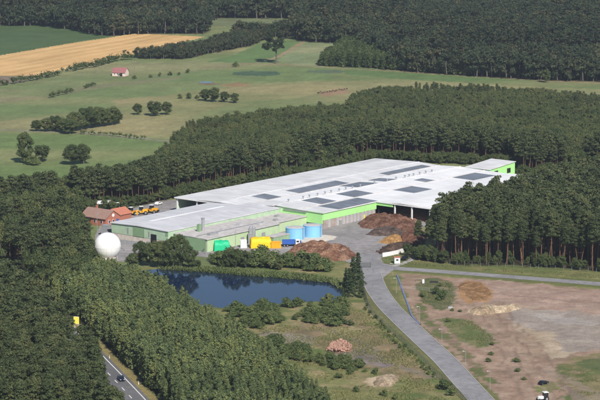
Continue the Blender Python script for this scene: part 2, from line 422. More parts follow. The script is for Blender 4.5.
put(GP([(345, 66), (400, 72), (480, 78), (600, 83), (660, 87), (660, 94), (600, 89), (480, 84), (400, 79), (345, 74)]), lambda m: mix((.12, .185, .07), (.20, .22, .10), sm(big[m], .45, .7)), 3)
put(GP([(-40, 77), (0, 76), (42, 76.5), (25, 81), (0, 84.5), (-40, 87)]), (.215, .165, .125), 3)
put(GP([(318, 92), (346, 88), (350, 93), (325, 97)]), (.29, .20, .12), 3)
put(GP([(0, 98), (50, 96), (60, 90), (110, 83), (180, 76), (180, 79), (110, 87), (60, 95), (0, 104)]), (.225, .20, .12), 4, .4)
for ex, ey, rx, ry, c in ((257, 73.5, 24, 2.4, (.075, .125, .075)), (325, 71.5, 20, 1.6, (.105, .145, .09)), (208, 84, 12, 1.3, (.19, .15, .085)), (236, 85, 14, 2.0, (.27, .19, .10))):
    put(GP([(ex + rx * math.cos(t), ey + ry * math.sin(t)) for t in np.linspace(0, 6.1, 20)]), c, 5)
stroke(GP([(256, 62.5), (275, 58), (290, 50), (304, 42)]), 4, (.30, .24, .14))
stroke(GP([(200, 66.5), (250, 63.5), (310, 66), (345, 68.5), (400, 71.5), (440, 74), (540, 80.5), (600, 83.5), (660, 86)]), 4, (.27, .21, .13))
stroke(GP([(-40, 128), (20, 130.5), (80, 133), (150, 139.5), (185, 143)]), 4, (.25, .225, .17))
stroke(GP([(110, 75.5), (140, 78), (190, 71.5), (250, 64)]), 3, (.225, .20, .12), 2, .3)
_a = math.atan2(G(110, 45)[1] - G(0, 65)[1], G(110, 45)[0] - G(0, 65)[0])
_s = gx * math.cos(_a) + gy * math.sin(_a); _t = -gx * math.sin(_a) + gy * math.cos(_a)
col *= (.87 + .26 * fbm(_s / 10, _t, 5, 4, 27))[:, None] * np.array([1.0, 1.0, 1.0])
# near wasteland between the pond, the young wood and the road
put(GP([(140, 268), (356, 262), (372, 258), (420, 255), (660, 262), (660, 460), (60, 460), (60, 320)]), lambda m: mix(mix((.115, .155, .050), (.215, .215, .088), sm(mid[m] * .6 + fine[m] * .4, .40, .60)), (.30, .25, .13), sm(fine2[m], .52, .72)), 4)
put(GP([(300, 322), (345, 308), (362, 312), (380, 330), (405, 356), (432, 378), (420, 384), (380, 372), (350, 362), (315, 345), (280, 336)]), lambda m: mix((.20, .165, .095), (.285, .215, .125), sm(fine[m], .38, .62)), 8)
put(GP([(258, 331), (290, 333), (318, 338), (312, 345), (285, 342), (262, 338)]), lambda m: mix((.22, .195, .165), (.30, .26, .21), sm(fine[m], .4, .6)), 5)
put(GP([(322, 330), (352, 326), (366, 330), (350, 338), (326, 337)]), lambda m: mix((.27, .24, .115), (.33, .28, .15), sm(fine[m], .4, .6)), 4)
put(GP([(338, 352), (360, 347), (378, 352), (400, 364), (385, 368), (362, 362), (340, 358)]), lambda m: mix((.185, .155, .15), (.24, .20, .175), sm(fine[m], .4, .6)), 5)
put(GP([(368, 382), (378, 375), (396, 373), (402, 378), (392, 385), (376, 387)]), lambda m: mix((.45, .34, .23), (.56, .45, .31), sm(fine[m], .4, .6)), 4)
stroke(GP([(330, 330), (360, 342), (390, 362), (425, 376), (442, 378)]), 3, (.24, .205, .165), 4, .35)
# forest floor
# verges of the side roads
stroke(SIDE_C, 15, (.145, .16, .06), 3)
stroke(ROAD_C, 13.5, (.165, .165, .07), 3)
stroke(HWY_C, 15.5, (.27, .225, .095), 2)
put(GP([(381, 259), (384, 255), (400, 252), (435, 256), (660, 268), (660, 281), (600, 278), (440, 267), (400, 264.5), (386, 263)]), lambda m: mix((.14, .165, .06), (.225, .205, .09), sm(mid[m], .42, .62)), 3)
# dirt lot
LOT = GP([(402, 273.5), (440, 276.5), (475, 279), (540, 284.5), (600, 289), (680, 295), (680, 470), (560, 440), (505, 402), (485, 385), (458, 360), (436, 340), (419, 322), (408, 306), (402, 290)])
put(LOT, lambda m: mix(mix((.315, .215, .155), (.385, .280, .208), sm(fine[m], .35, .65)), (.275, .195, .14), sm(mid[m], .5, .72)), 3)
put(GP([(460, 280), (500, 281.5), (600, 290), (680, 296), (680, 326), (600, 317), (540, 308), (500, 303), (475, 303)]), lambda m: mix((.345, .240, .190), (.41, .300, .235), sm(fine[m], .35, .65)), 9)
put(GP([(500, 303), (540, 309), (600, 316), (680, 326), (680, 352), (600, 352), (572, 352), (548, 338), (525, 322), (508, 314)]), lambda m: mix((.305, .255, .215), (.375, .32, .275), sm(mid[m], .35, .65)), 16)
put(GP([(530, 312), (572, 318), (600, 322), (600, 326), (560, 324), (535, 317)]), (.40, .36, .33), 5, .35)
put(GP([(519, 322), (548, 333), (566, 350), (580, 352), (570, 358), (548, 360), (540, 345), (522, 328)]), lambda m: mix((.37, .29, .205), (.46, .37, .27), sm(fine[m], .35, .65)), 8)
put(GP([(512, 333), (540, 335), (545, 352), (530, 364), (515, 350)]), lambda m: mix((.34, .25, .175), (.40, .30, .21), sm(fine[m], .35, .65)), 10, .3)
put(GP([(458, 284), (466, 281), (480, 282), (492, 290), (490, 302), (470, 303), (458, 298)]), lambda m: mix((.36, .205, .095), (.41, .245, .125), sm(fine[m], .35, .65)), 4)
put(GP([(415, 280), (437, 278), (450, 282), (456, 300), (452, 309), (434, 311), (420, 300)]), lambda m: mix((.12, .135, .06), (.215, .18, .115), sm(fine[m], .42, .66)), 8)
put(GP([(440, 318), (462, 318), (480, 322), (492, 335), (500, 343), (480, 348), (462, 342), (445, 330)]), lambda m: mix((.125, .155, .06), (.19, .185, .085), sm(fine[m], .38, .66)), 6)
put(GP([(412, 306), (420, 302), (436, 324), (462, 348), (484, 368), (500, 384), (490, 384), (465, 360), (436, 336), (420, 318)]), lambda m: mix((.135, .155, .06), (.24, .175, .12), sm(fine[m], .45, .6)), 4)
put(GP([(553, 368), (575, 359), (605, 353), (680, 352), (680, 470), (640, 440), (560, 400), (572, 388), (552, 378)]), lambda m: mix(mix((.115, .14, .05), (.235, .20, .10), sm(mid[m], .34, .58)), (.30, .22, .14), sm(fine[m], .55, .75)), 6)
put(GP([(576, 362), (610, 357), (640, 362), (620, 372), (592, 374)]), (.105, .14, .055), 7, .2)
put(GP([(535, 387), (553, 382), (562, 388), (550, 392), (536, 392)]), (.185, .19, .075), 3)
put(GP([(560, 388), (568, 386), (590, 400), (620, 430), (600, 430)]), (.285, .22, .18), 4, .3)
stroke(GP([(545, 372), (570, 380), (590, 392), (600, 400)]), 4, (.30, .24, .19), 4, .4)
for k in range(7):
    o = (k - 3) * 2.6
    stroke([(p[0] + o, p[1] + abs(o) * .4) for p in GP([(478, 303), (500, 325), (520, 350), (535, 375), (550, 402)])], .9, (.33, .25, .19) if k % 2 else (.23, .16, .125), 5, .35)
for yy, c in ((293, (.37, .27, .235)), (298.5, (.27, .185, .16)), (304, (.37, .27, .235))):
    stroke(GP([(470, yy - 6), (540, yy), (600, yy + 5), (660, yy + 10)]), 2.2, c, 5, .45)
# pond basin, banks
inp = inside(POND, gx, gy)
dp = dist_line(POND + [POND[0]], gx, gy)
gz = np.zeros(len(gx))
gz[inp] = -.35 - np.minimum(dp[inp], 5) * .35
near = (~inp) & (dp < 4); gz[near] = -.35 * (1 - dp[near] / 4)
col[inp] = (.04, .045, .03)
far_bank = (~inp) & (dp < 6)
col[far_bank] = mix((.14, .16, .055), (.19, .19, .08), sm(fine[far_bank], .4, .6))
# low humps in the rough ground
rough = inside(LOT, gx, gy) & (dist_line(LOT + [LOT[0]], gx, gy) > 6)
gz[rough] += (fbm(gx[rough], gy[rough], 9, 4, 8) - .5) * .9
waste = inside(GP([(225, 335), (300, 325), (345, 312), (362, 318), (400, 356), (440, 392), (440, 440), (330, 440), (270, 370)]), gx, gy)
gz[waste] += (fbm(gx[waste], gy[waste], 10, 4, 9) - .5) * .8
nX, nY = len(X), len(Y)
def finish_ground():
    idx = np.arange(nX * nY).reshape(nY, nX)
    Q = np.stack([idx[:-1, :-1], idx[:-1, 1:], idx[1:, 1:], idx[1:, :-1]], -1).reshape(-1, 4)
    o = link('ground', np_mesh('ground', np.c_[gx, gy, gz], Q, [M['ground']], attrs={'col': np.clip(col, 0, 1)}, smooth=True))
    tag(o, kind='structure')

def sheet(name, poly, z, m, step=2.0, cover=None):
    """flat sheet over a footprint, finely divided so its cover can vary"""
    p = np.array(poly); xs = np.arange(p[:, 0].min() - step, p[:, 0].max() + step, step); ys = np.arange(p[:, 1].min() - step, p[:, 1].max() + step, step * 1.6)
    ax, ay = np.meshgrid(xs, ys)
    idx = np.arange(ax.size).reshape(ax.shape)
    Q = np.stack([idx[:-1, :-1], idx[:-1, 1:], idx[1:, 1:], idx[1:, :-1]], -1).reshape(-1, 4)
    x, y = ax.ravel(), ay.ravel()
    cx, cy = x[Q].mean(1), y[Q].mean(1)
    Q = Q[inside(poly, cx, cy)]
    used, inv = np.unique(Q, return_inverse=True)
    x, y = x[used], y[used]; Q = inv.reshape(-1, 4)
    o = link(name, np_mesh(name, np.c_[x, y, np.full(len(x), z)], Q, [m], attrs={'col': cover(x, y)} if cover else None))
    return tag(o, kind='structure')
def ngon(name, poly, z, m):
    b = MB(); b.add([(p[0], p[1], z) for p in poly], [tuple(range(len(poly)))], m)
    o = b.build(name)
    if o.data.polygons[0].normal.z < 0: o.data.flip_normals()
    return tag(o, kind='structure')
def ribbon(pts, w, z, m, name=None, mb=None, off=0.0, dash=None):
    """strip along a line; dash = (on, gap)"""
    b = mb or MB(); P = [Vector(p) for p in pts]; n = len(P)
    s = 0; vs = []
    nor = []
    for i in range(n):
        t = (P[min(i + 1, n - 1)] - P[max(i - 1, 0)]).normalized(); nor.append(Vector((-t.y, t.x)))
    if dash is None:
        for i in range(n):
            c = P[i] + nor[i] * off
            vs += [(*(c + nor[i] * w / 2), z), (*(c - nor[i] * w / 2), z)]
        b.add(vs, [(2 * i + 1, 2 * i + 3, 2 * i + 2, 2 * i) for i in range(n - 1)], m)
    else:
        acc = 0
        for i in range(n - 1):
            seg = P[i + 1] - P[i]; L = seg.length; d = seg / L; nn = Vector((-d.y, d.x)); t = 0
            while t < L:
                ph = (acc + t) % (dash[0] + dash[1]); on = ph < dash[0]
                rest = (dash[0] - ph) if on else (dash[0] + dash[1] - ph); e = min(L, t + rest)
                if on:
                    p, q = P[i] + d * t + nn * off, P[i] + d * e + nn * off
                    b.add([(*(p - nn * w / 2), z), (*(q - nn * w / 2), z), (*(q + nn * w / 2), z), (*(p + nn * w / 2), z)], [(0, 1, 2, 3)], m)
                t = e + 1e-4
            acc += L
    return b.build(name) if name else b

# roads
tag(ngon('factory_yard', YARD, .03, M['yard']), kind='structure')
tag(ribbon(ROAD_C, 8.0, .05, M['asphalt'], 'access_road'), kind='structure')
tag(ribbon(SIDE_C, 6.6, .04, M['asphalt'], 'side_road'), kind='structure')
tag(ribbon(GP([(391, 266.5), (402, 264), (410, 260.5), (416, 257)]), 2.6, .035, M['kerb'], 'gravel_path'), kind='structure')
tag(ribbon(HWY_C, 10.0, .04, M['asphalt_dark'], 'highway'), kind='structure')
mk = MB()
ribbon(HWY_C, .32, .046, M['paint'], mb=mk, off=-3.7); ribbon(HWY_C, .32, .046, M['paint'], mb=mk, off=3.7); ribbon(HWY_C, .30, .046, M['paint'], mb=mk, dash=(4, 6.5))
tag(mk.build('road_markings'), kind='structure')
kb = MB()
for s_ in (-1, 1):
    pts = [Vector(p) for p in ROAD_C[14:]]
    for i in range(len(pts) - 1):
        t = (pts[i + 1] - pts[i]).normalized(); n_ = Vector((-t.y, t.x)) * s_
        a, b_ = pts[i] + n_ * 4.0, pts[i + 1] + n_ * 4.0
        vs = [(*a, 0), (*b_, 0), (*(b_ + n_ * .3), 0), (*(a + n_ * .3), 0)]
        kb.add(vs + [(x, y, .14) for x, y, z in vs], [(4, 5, 6, 7), (0, 1, 5, 4), (3, 7, 6, 2)], M['kerb'])
tag(kb.build('kerb'), kind='structure')
# fields
def gold_cover(x, y):
    d = G(0, 65); e = G(110, 45); ang = math.atan2(e[1] - d[1], e[0] - d[0])
    t = -x * math.sin(ang) + y * math.cos(ang)
    s_ = x * math.cos(ang) + y * math.sin(ang); st = .5 + .22 * np.sin(t * 2 * math.pi / 13 + 2 * fbm(s_, t, 30, 2, 4)) + 1.5 * (fbm(s_ / 9, t, 7, 3, 2) - .5)
    c = mix((.50, .315, .135), (.655, .43, .20), np.clip(st, 0, 1))
    return c * (.9 + .25 * fbm(x, y, 40, 3, 6))[:, None]
sheet('stubble_field', GOLD, .06, M['field'], 2.2, gold_cover)
sheet('crop_field', CROP, .05, M['field'], 3, lambda x, y: mix((.055, .10, .042), (.09, .13, .052), fbm(x, y, 14, 4, 6)))
# water
b = MB(); pc = GP([(120, 266), (352, 278), (356, 302), (225, 316), (120, 296)])
b.add([(p[0], p[1], -.38) for p in pc], [tuple(range(len(pc)))], M['water'])
o = b.build('pond_water')
if o.data.polygons[0].normal.z < 0: o.data.flip_normals()
tag(o, kind='structure')
b = MB(); pp = GP([(198.5, 82), (203, 81.4), (210, 81.5), (214, 82.5), (208, 83.2), (200, 83)])
b.add([(p[0], p[1], .06) for p in pp], [tuple(range(len(pp)))], M['water']); o = b.build('meadow_puddle_water')
if o.data.polygons[0].normal.z < 0: o.data.flip_normals()
tag(o, kind='structure')

# ------------------------------------------------------------------ tree prototypes (numpy)
def cube_sphere(n):
    vs = {}; fs = []
    def vid(p):
        k = tuple(np.round(p, 5)); return vs.setdefault(k, len(vs))
    for ax in range(3):
        for sgn in (-1, 1):
            for i in range(n):
                for j in range(n):
                    q = []
                    for (a, b_) in ((i, j), (i + 1, j), (i + 1, j + 1), (i, j + 1)):
                        p = np.zeros(3); p[ax] = sgn; p[(ax + 1) % 3] = (2 * a / n - 1) * sgn; p[(ax + 2) % 3] = 2 * b_ / n - 1
                        q.append(vid(p))
                    fs.append(q)
    V = np.array(list(vs)); V /= np.linalg.norm(V, axis=1)[:, None]
    return V, np.array(fs)
CS = {n: cube_sphere(n) for n in (1, 2, 3)}
def clumps(r, centers, radii, flat, ncard, csize, core, tint=.18, droop=0.0, coresize=.62):
    """leaf sprays: around each centre a rough core and many small leaf cards facing outwards"""
    VS, QS, TS = [], [], []; off = 0
    cv, cq = CS[core]
    for c, R_ in zip(centers, radii):
        t0 = r.normal(.28, tint * .6)
        k = r.uniform(.75, 1.15, (len(cv), 1)); V = cv * k * R_ * coresize
        a = r.uniform(0, 6.28); ca, sa = math.cos(a), math.sin(a)
        V = np.c_[V[:, 0] * ca - V[:, 1] * sa, V[:, 0] * sa + V[:, 1] * ca, V[:, 2] * flat] + c
        VS.append(V); QS.append(cq + off); TS.append(np.full(len(V), t0 - .05)); off += len(V)
        d = r.normal(size=(ncard, 3)); d[:, 2] = np.abs(d[:, 2]) * 1.1 - .35 * np.abs(r.normal(size=ncard)); d /= np.linalg.norm(d, axis=1)[:, None]
        pos = c + d * R_ * r.uniform(.75, 1.12, (ncard, 1)) * np.array([1, 1, flat])
        nn = d + r.normal(size=(ncard, 3)) * .55; nn /= np.linalg.norm(nn, axis=1)[:, None]
        ref = r.normal(size=(ncard, 3)); e1 = np.cross(nn, ref); e1 /= np.linalg.norm(e1, axis=1)[:, None] + 1e-9; e2 = np.cross(nn, e1)
        s = csize * r.uniform(.55, 1.25, (ncard, 1)); w = s * r.uniform(.5, .9, (ncard, 1))
        sag = np.array([0, 0, -1]) * s * droop
        P = np.stack([pos - e1 * s - e2 * w * .5 + sag, pos + e1 * s * .2 - e2 * w, pos + e1 * s + e2 * w * .3 + sag, pos - e1 * s * .1 + e2 * w], 1).reshape(-1, 3)
        VS.append(P); QS.append(np.arange(ncard * 4).reshape(-1, 4) + off); off += ncard * 4
        TS.append(np.repeat(r.normal(t0, .09, ncard), 4))
    return np.concatenate(VS), np.concatenate(QS), np.concatenate(TS)
def tubes(segs, n=6):
    VS, QS = [], []; off = 0
    for p, q, r0, r1 in segs:
        p = Vector(p); q = Vector(q); d = (q - p).normalized(); x = d.orthogonal().normalized(); y = d.cross(x)
        for c, rr in ((p, r0), (q, r1)):
            for i in range(n):
                t = 2 * math.pi * i / n; VS.append(tuple(c + (x * math.cos(t) + y * math.sin(t)) * rr))
        QS += [(off + i, off + (i + 1) % n, off + n + (i + 1) % n, off + n + i) for i in range(n)]; off += 2 * n
    return np.array(VS), np.array(QS)
def limb(r, h, lean, r0, r1, n=4, wob=.15):
    pts = [Vector((0, 0, -.3))]
    for i in range(1, n + 1):
        t = i / n; pts.append(Vector((lean[0] * t + r.normal() * wob, lean[1] * t + r.normal() * wob, h * t)))
    return [(pts[i], pts[i + 1], r0 + (r1 - r0) * i / n, r0 + (r1 - r0) * (i + 1) / n) for i in range(n)], pts[-1]

def pine(seed, lod):
    r = np.random.default_rng(seed); h = 19.0
    lean = r.normal(size=2) * .6
    tr, top = limb(r, h * .93, lean, .19, .06, 4 if lod == 0 else 2, .12)
    K, card, core, cs = {0: (26, 120, 1, .25), 1: (12, 46, 1, .40), 2: (7, 28, 1, .52)}[lod]
    c0 = r.uniform(.50, .62) if lod == 0 else r.uniform(.42, .54) if lod == 1 else r.uniform(.22, .4)
    ce, ra = [], []
    for k in range(K):
        f = 1 - (k / K) ** .8; z = h * (c0 + (1 - c0) * (1 - f) ) if False else h * (c0 + (1.0 - c0) * (k + r.uniform(.1, .9)) / K)
        q = (z / h - c0) / (1 - c0); prof = max(.12, math.sin(min(1, q * 1.05 + .16) * math.pi * .92)) ** .75
        a = k * 2.4 + r.uniform(-.6, .6); rad = (2.15 if lod == 0 else 2.5) * prof * r.uniform(.3, 1.0)
        ce.append((lean[0] * z / h + rad * math.cos(a), lean[1] * z / h + rad * math.sin(a), z)); ra.append(r.uniform(.85, 1.35) * (1.0 if lod == 0 else 1.3))
        if lod == 0 and k % 2 == 0 and q < .75:
            tr.append(((lean[0] * z / h, lean[1] * z / h, z - .9), ce[-1], .07, .03))
    if lod == 0:
        for k in range(4):
            z = h * r.uniform(.3, c0); a = r.uniform(0, 6.28); l = r.uniform(.6, 1.6)
            tr.append(((0, 0, z), (l * math.cos(a), l * math.sin(a), z + .2), .04, .02))
    return tubes(tr, 6 if lod == 0 else 4), clumps(r, np.array(ce), ra, .62, card, cs, core)
def young(seed, lod):
    r = np.random.default_rng(seed); h = 9.0; lean = r.normal(size=2) * .35
    tr, top = limb(r, h * .9, lean, .09, .03, 3 if lod == 0 else 1, .06)
    K, card, core, cs = {0: (16, 85, 1, .165), 1: (11, 40, 1, .24)}[lod]
    ce, ra = [], []; wide = r.uniform(.8, 1.25)
    for k in range(K):
        q = (k + r.uniform(0, .9)) / K; z = h * (.10 + .86 * q)
        prof = (1 - q) ** .75 * 1.5 + .12; a = k * 2.4 + r.uniform(-.7, .7); rad = prof * r.uniform(.25, .8) * wide
        ce.append((lean[0] * z / h + rad * math.cos(a), lean[1] * z / h + rad * math.sin(a), z)); ra.append((.42 + .55 * (1 - q)) * r.uniform(.85, 1.25) * (1 if lod == 0 else 1.2))
    return tubes(tr, 5 if lod == 0 else 4), clumps(r, np.array(ce), ra, 1.15, card, cs, core)
def broad(seed, lod=0):
    r = np.random.default_rng(seed); h = 13.0; lean = r.normal(size=2) * .5
    tr, top = limb(r, h * .6, lean, .36, .18, 3, .15)
    K, card, core, cs = {0: (46, 130, 2, .24), 1: (15, 46, 1, .46), 2: (8, 30, 1, .60)}[lod]
    ce, ra = [], []
    for k in range(K):
        d = r.normal(size=3); d /= np.linalg.norm(d); d[2] = d[2] * .9
        s = r.uniform(.45, 1) ** .6; c = np.array([lean[0], lean[1], h * .50]) + d * s * np.array([4.4, 4.4, h * .42])
        ce.append(c); ra.append(r.uniform(1.1, 1.9) * (1 if lod == 0 else 1.45))
        if lod == 0 and k % 4 == 0: tr.append(((lean[0] * .8, lean[1] * .8, h * .4), tuple(c), .13, .04))
    return tubes(tr, 6 if lod == 0 else 4), clumps(r, np.array(ce), ra, .85, card, cs, core)
def fir(seed, lod=0):
    r = np.random.default_rng(seed); h = 13.0
    tr, top = limb(r, h * .95, (0, 0), .17, .03, 3, .05)
    ce, ra = [], []; K = 26
    for k in range(K):
        q = (k + r.uniform(0, .9)) / K; z = h * (.06 + .92 * q); prof = (1 - q) * 1.9 + .05
        a = k * 2.4 + r.uniform(-.5, .5); rad = prof * r.uniform(.3, .8)
        ce.append((rad * math.cos(a), rad * math.sin(a), z)); ra.append((.35 + .75 * (1 - q)) * r.uniform(.85, 1.2))
    return tubes(tr, 5), clumps(r, np.array(ce), ra, .9, 60, .24, 1, droop=.3)
def shrub(seed, lod=0):
    r = np.random.default_rng(seed); h = 3.0; ce, ra, tr = [], [], []
    for k in range(11):
        a = r.uniform(0, 6.28); rad = r.uniform(.1, 1.35); z = r.uniform(.5, 2.3) * (1 - .25 * rad)
        ce.append((rad * math.cos(a), rad * math.sin(a), z)); ra.append(r.uniform(.5, .9))
        if k < 4: tr.append(((0, 0, -.2), ce[-1], .05, .02))
    return tubes(tr, 5), clumps(r, np.array(ce), ra, .9, 75, .16, 2)

def merged(name, protos, pts, hs, tints, mats, wid=None):
    """one mesh with a tree of some prototype at each point"""
    pr = []
    for (tv, tq), (lv, lq, lt) in protos:
        V = np.concatenate([tv, lv]); Q = np.concatenate([tq, lq + len(tv)])
        pr.append((V, Q, np.r_[np.zeros(len(tq), int), np.ones(len(lq), int)], np.r_[np.zeros(len(tv)), lt], np.r_[np.zeros(len(tv)), np.ones(len(lv))]))
    n = len(pts); which = rng.integers(0, len(pr), n); rot = rng.uniform(0, 6.283, n)
    wid = np.ones(n) if wid is None else wid
    VS, QS, MS, TS = [], [], [], []; off = 0
    for k, (V, Q, mi, ti, lf) in enumerate(pr):
        s = np.where(which == k)[0]
        if not len(s): continue
        c, sn = np.cos(rot[s])[:, None], np.sin(rot[s])[:, None]; sc = hs[s][:, None]; ws = (hs[s] * wid[s])[:, None]
        x = (V[None, :, 0] * c - V[None, :, 1] * sn) * ws + pts[s, 0][:, None]; y = (V[None, :, 0] * sn + V[None, :, 1] * c) * ws + pts[s, 1][:, None]
        z = V[None, :, 2] * sc
        VS.append(np.stack([x, y, z], -1).reshape(-1, 3))
        QS.append((Q[None] + (np.arange(len(s)) * len(V))[:, None, None]).reshape(-1, 4) + off); off += len(s) * len(V)
        MS.append(np.tile(mi, len(s))); TS.append((ti[None] + (tints[s][:, None] + .30) * lf[None]).ravel())
    return link(name, np_mesh(name, np.concatenate(VS), np.concatenate(QS), mats, np.concatenate(MS), {'tint': np.concatenate(TS)}))
def proto_meshes(kind, fn, seeds, bark, leaf):
    out = []
    for s in seeds:
        (tv, tq), (lv, lq, lt) = fn(s, 0)
        out.append((np_mesh(kind + '_trunk', tv, tq, [bark], attrs={'tint': np.zeros(len(tv))}), np_mesh(kind + '_crown', lv, lq, [leaf], attrs={'tint': lt + .16, 'solo': np.full(len(lt), .55)})))
    return out
def plant(protos, name, x, y, sc, label, cat, group=None, wx=1.0, part='trunk', z=0.0):
    tm, cm = protos[random.randrange(len(protos))]
    t = thing(name, label, cat, (x, y, z), random.uniform(0, 6.283), group)
    t.scale = (sc * wx, sc * wx, sc)
    for nm, me in ((part, tm), ('crown' if part == 'trunk' else 'foliage', cm)):
        o = bpy.data.objects.new(nm, me); C.objects.link(o); o.parent = t
    return t
def scatter(poly, sp, jit=.42, seed=0, avoid=()):
    r = np.random.default_rng(seed); p = np.array(poly)
    xs = np.arange(p[:, 0].min(), p[:, 0].max(), sp); ys = np.arange(p[:, 1].min(), p[:, 1].max(), sp * .9)
    x, y = np.meshgrid(xs, ys); x = x + (np.arange(len(ys)) % 2)[:, None] * sp / 2
    x = x.ravel() + r.uniform(-jit, jit, x.size) * sp; y = y.ravel() + r.uniform(-jit, jit, y.size) * sp
    k = inside(poly, x, y)
    for a in avoid: k &= ~inside(a, x, y)
    k &= dist_line(HWY_C, x, y) > 8.5
    x, y = x[k], y[k]
    qx, _ = PX(x, y); m = (qx > -110) & (qx < 690)
    return np.c_[x[m], y[m]]
def tint_field(P, seed, sc=30, amp=.5):
    return (fbm(P[:, 0], P[:, 1], sc, 3, seed) - .5) * amp + rng.normal(.14, .19, len(P))

# ------------------------------------------------------------------ woods
PINE0 = proto_meshes('pine', pine, range(20, 27), M['bark'], M['pine'])
YOUNG0 = proto_meshes('young', young, range(40, 47), M['bark_grey'], M['young'])
BROAD0 = proto_meshes('broad', broad, range(60, 65), M['bark_grey'], M['broad'])
FIR0 = proto_meshes('fir', fir, range(80, 83), M['bark_grey'], M['fir'])
SHRUB0 = proto_meshes('shrub', shrub, range(90, 96), M['bark_grey'], M['shrub'])
PINE1 = [pine(s, 1) for s in range(120, 128)]; PINE2 = [pine(s, 2) for s in range(130, 136)]
BROAD1 = [broad(s, 1) for s in range(140, 146)]; BROAD2 = [broad(s, 2) for s in range(150, 156)]
YOUNG1 = [young(s, 1) for s in range(160, 168)]
AV = [FOOT_HALL, FOOT_WING, POND, YARD]

def floor_of(poly, grow=0):
    put(poly, forest_floor, 4)

# far woods
FAR = GP([(-120, 30), (0, 26), (45, 26), (75, 31), (105, 36.3), (130, 35), (160, 33.5), (205, 34), (206, 18), (296, 18.5), (297, 41), (330, 43), (352, 44), (385, 60), (400, 71), (480, 77), (545, 80.5), (600, 82), (680, 86)]) + [(420, 2350), (-420, 2350)]
floor_of(FAR)
P = scatter(FAR, 6.0, seed=1)
edge = dist_line(FAR[:19], P[:, 0], P[:, 1]) < 9
h = rng.uniform(.85, 1.2, len(P)) * (1.0 + .22 * (fbm(P[:, 0], P[:, 1], 60, 3, 11) - .5)) * 1.35
k = (fbm(P[:, 0], P[:, 1], 70, 3, 12) > .52) | (dist_line(FAR[:19], P[:, 0], P[:, 1]) < 14)
t = tint_field(P, 13, 45, .7)
bm_ = [M['bark_grey'], M['far']]
o = merged('far_deciduous_wood', BROAD2, P[k], h[k], t[k], bm_); tag(o, 'dark mixed wood across the far background, broad crowned part', 'wood', kind='stuff')
o = merged('far_pine_wood', PINE2, P[~k], h[~k] * .82, t[~k] - .1, [M['bark'], M['far']], np.full((~k).sum(), 1.25)); tag(o, 'dark mixed wood across the far background, pine part', 'wood', kind='stuff')

STRIP = GP([(119, 57), (148, 59), (186, 59), (207, 54), (230, 50), (250, 46), (262, 41), (284, 33), (288, 29, 7), (262, 25, 8), (238, 26, 8), (205, 39, 7), (160, 45, 7), (126, 50, 6)])
floor_of(STRIP)
P = scatter(STRIP, 3.6, seed=2); h = rng.uniform(.42, .62, len(P)) * 1.15
kk = P[:, 1] > G(0, 37)[1]; h[kk] *= 1.5
o = merged('hedge_like_wood', BROAD2, P, h, tint_field(P, 14, 30, .3) + .05, bm_); tag(o, 'low strip wood between the stubble field and the pasture', 'wood', kind='stuff')
PLANT = GP([(319, 66), (360, 67.5), (400, 70.5), (470, 76), (470, 58, 8), (400, 44, 8), (370, 36, 8), (345, 36, 8)])
floor_of(PLANT)
P = scatter(PLANT, 3.3, seed=3); h = rng.uniform(.85, 1.15, len(P))
o = merged('young_plantation', YOUNG1, P, h, tint_field(P, 15, 30, .3) - .25, [M['bark_grey'], M['broad']], np.full(len(P), 1.35)); o.data.materials[1] = M['shrub']; tag(o, 'dense low plantation beyond the pasture behind the lone tree', 'wood', kind='stuff')

# wood behind the factory
MIDW = GP([(100, 207.5), (150, 204), (172, 197), (200, 190), (260, 180), (320, 171), (372, 158), (420, 160), (470, 162), (512, 164), (522, 176), (560, 172), (660, 170), (660, 93, 9), (600, 89, 9), (540, 82, 9), (480, 79, 9), (420, 79, 9), (372, 81, 9), (353, 86, 10), (346, 94, 10), (300, 97, 10), (240, 103, 10), (195, 111, 10), (174, 122, 10), (169, 135, 10), (148, 152, 10), (110, 161, 11), (50, 171, 11), (0, 174, 11), (-50, 177, 11), (-50, 215), (60, 213)])
floor_of(MIDW)
MIDFRONT = GP([(60, 213), (100, 207.5), (150, 204), (172, 197), (200, 190), (260, 180), (320, 171), (372, 158), (420, 160), (470, 162), (512, 164), (522, 176), (560, 172), (660, 170)])
P = scatter(MIDW, 3.5, seed=4, avoid=AV)
d = dist_line(MIDFRONT, P[:, 0], P[:, 1])
band = np.clip((d - 14) / 30, 0, 1)
h = rng.uniform(.72, 1.12, len(P)) * (.88 - .20 * band - .16 * np.clip((d - 70) / 60, 0, 1))
k = (fbm(P[:, 0], P[:, 1], 28, 3, 16) + .26 * band) > .58
t = tint_field(P, 17, 26, .5) + .15 * band
o = merged('pine_wood', PINE1, P[~k], h[~k] * (1 - .27 * band[~k]), t[~k], [M['bark'], M['pine']], np.full((~k).sum(), 1.15)); tag(o, 'pine wood behind the factory halls, bare trunks along its edge', 'wood', kind='stuff')
o = merged('deciduous_wood', BROAD1, P[k], h[k] * .95, t[k], [M['bark_grey'], M['broad']], np.full(k.sum(), .74)); tag(o, 'broad leaved trees mixed into the pine wood behind the factory', 'wood', kind='stuff')
# scrub at its foot behind the hall
b_ = [q for q in smooth_line(MIDFRONT, 10)]
P = np.array([(q[0] + random.uniform(-5, 5), q[1] - 2 - random.uniform(0, 8)) for q in b_ for _ in range(5)])
kk = ~inside(FOOT_HALL, P[:, 0], P[:, 1]) & ~inside(YARD, P[:, 0], P[:, 1]); P = P[kk]
o = merged('edge_scrub', BROAD1, P, rng.uniform(.28, .5, len(P)), rng.normal(.2, .15, len(P)), [M['bark_grey'], M['broad']]); tag(o, 'low scrub along the wood edge behind the factory', 'scrub', kind='stuff')

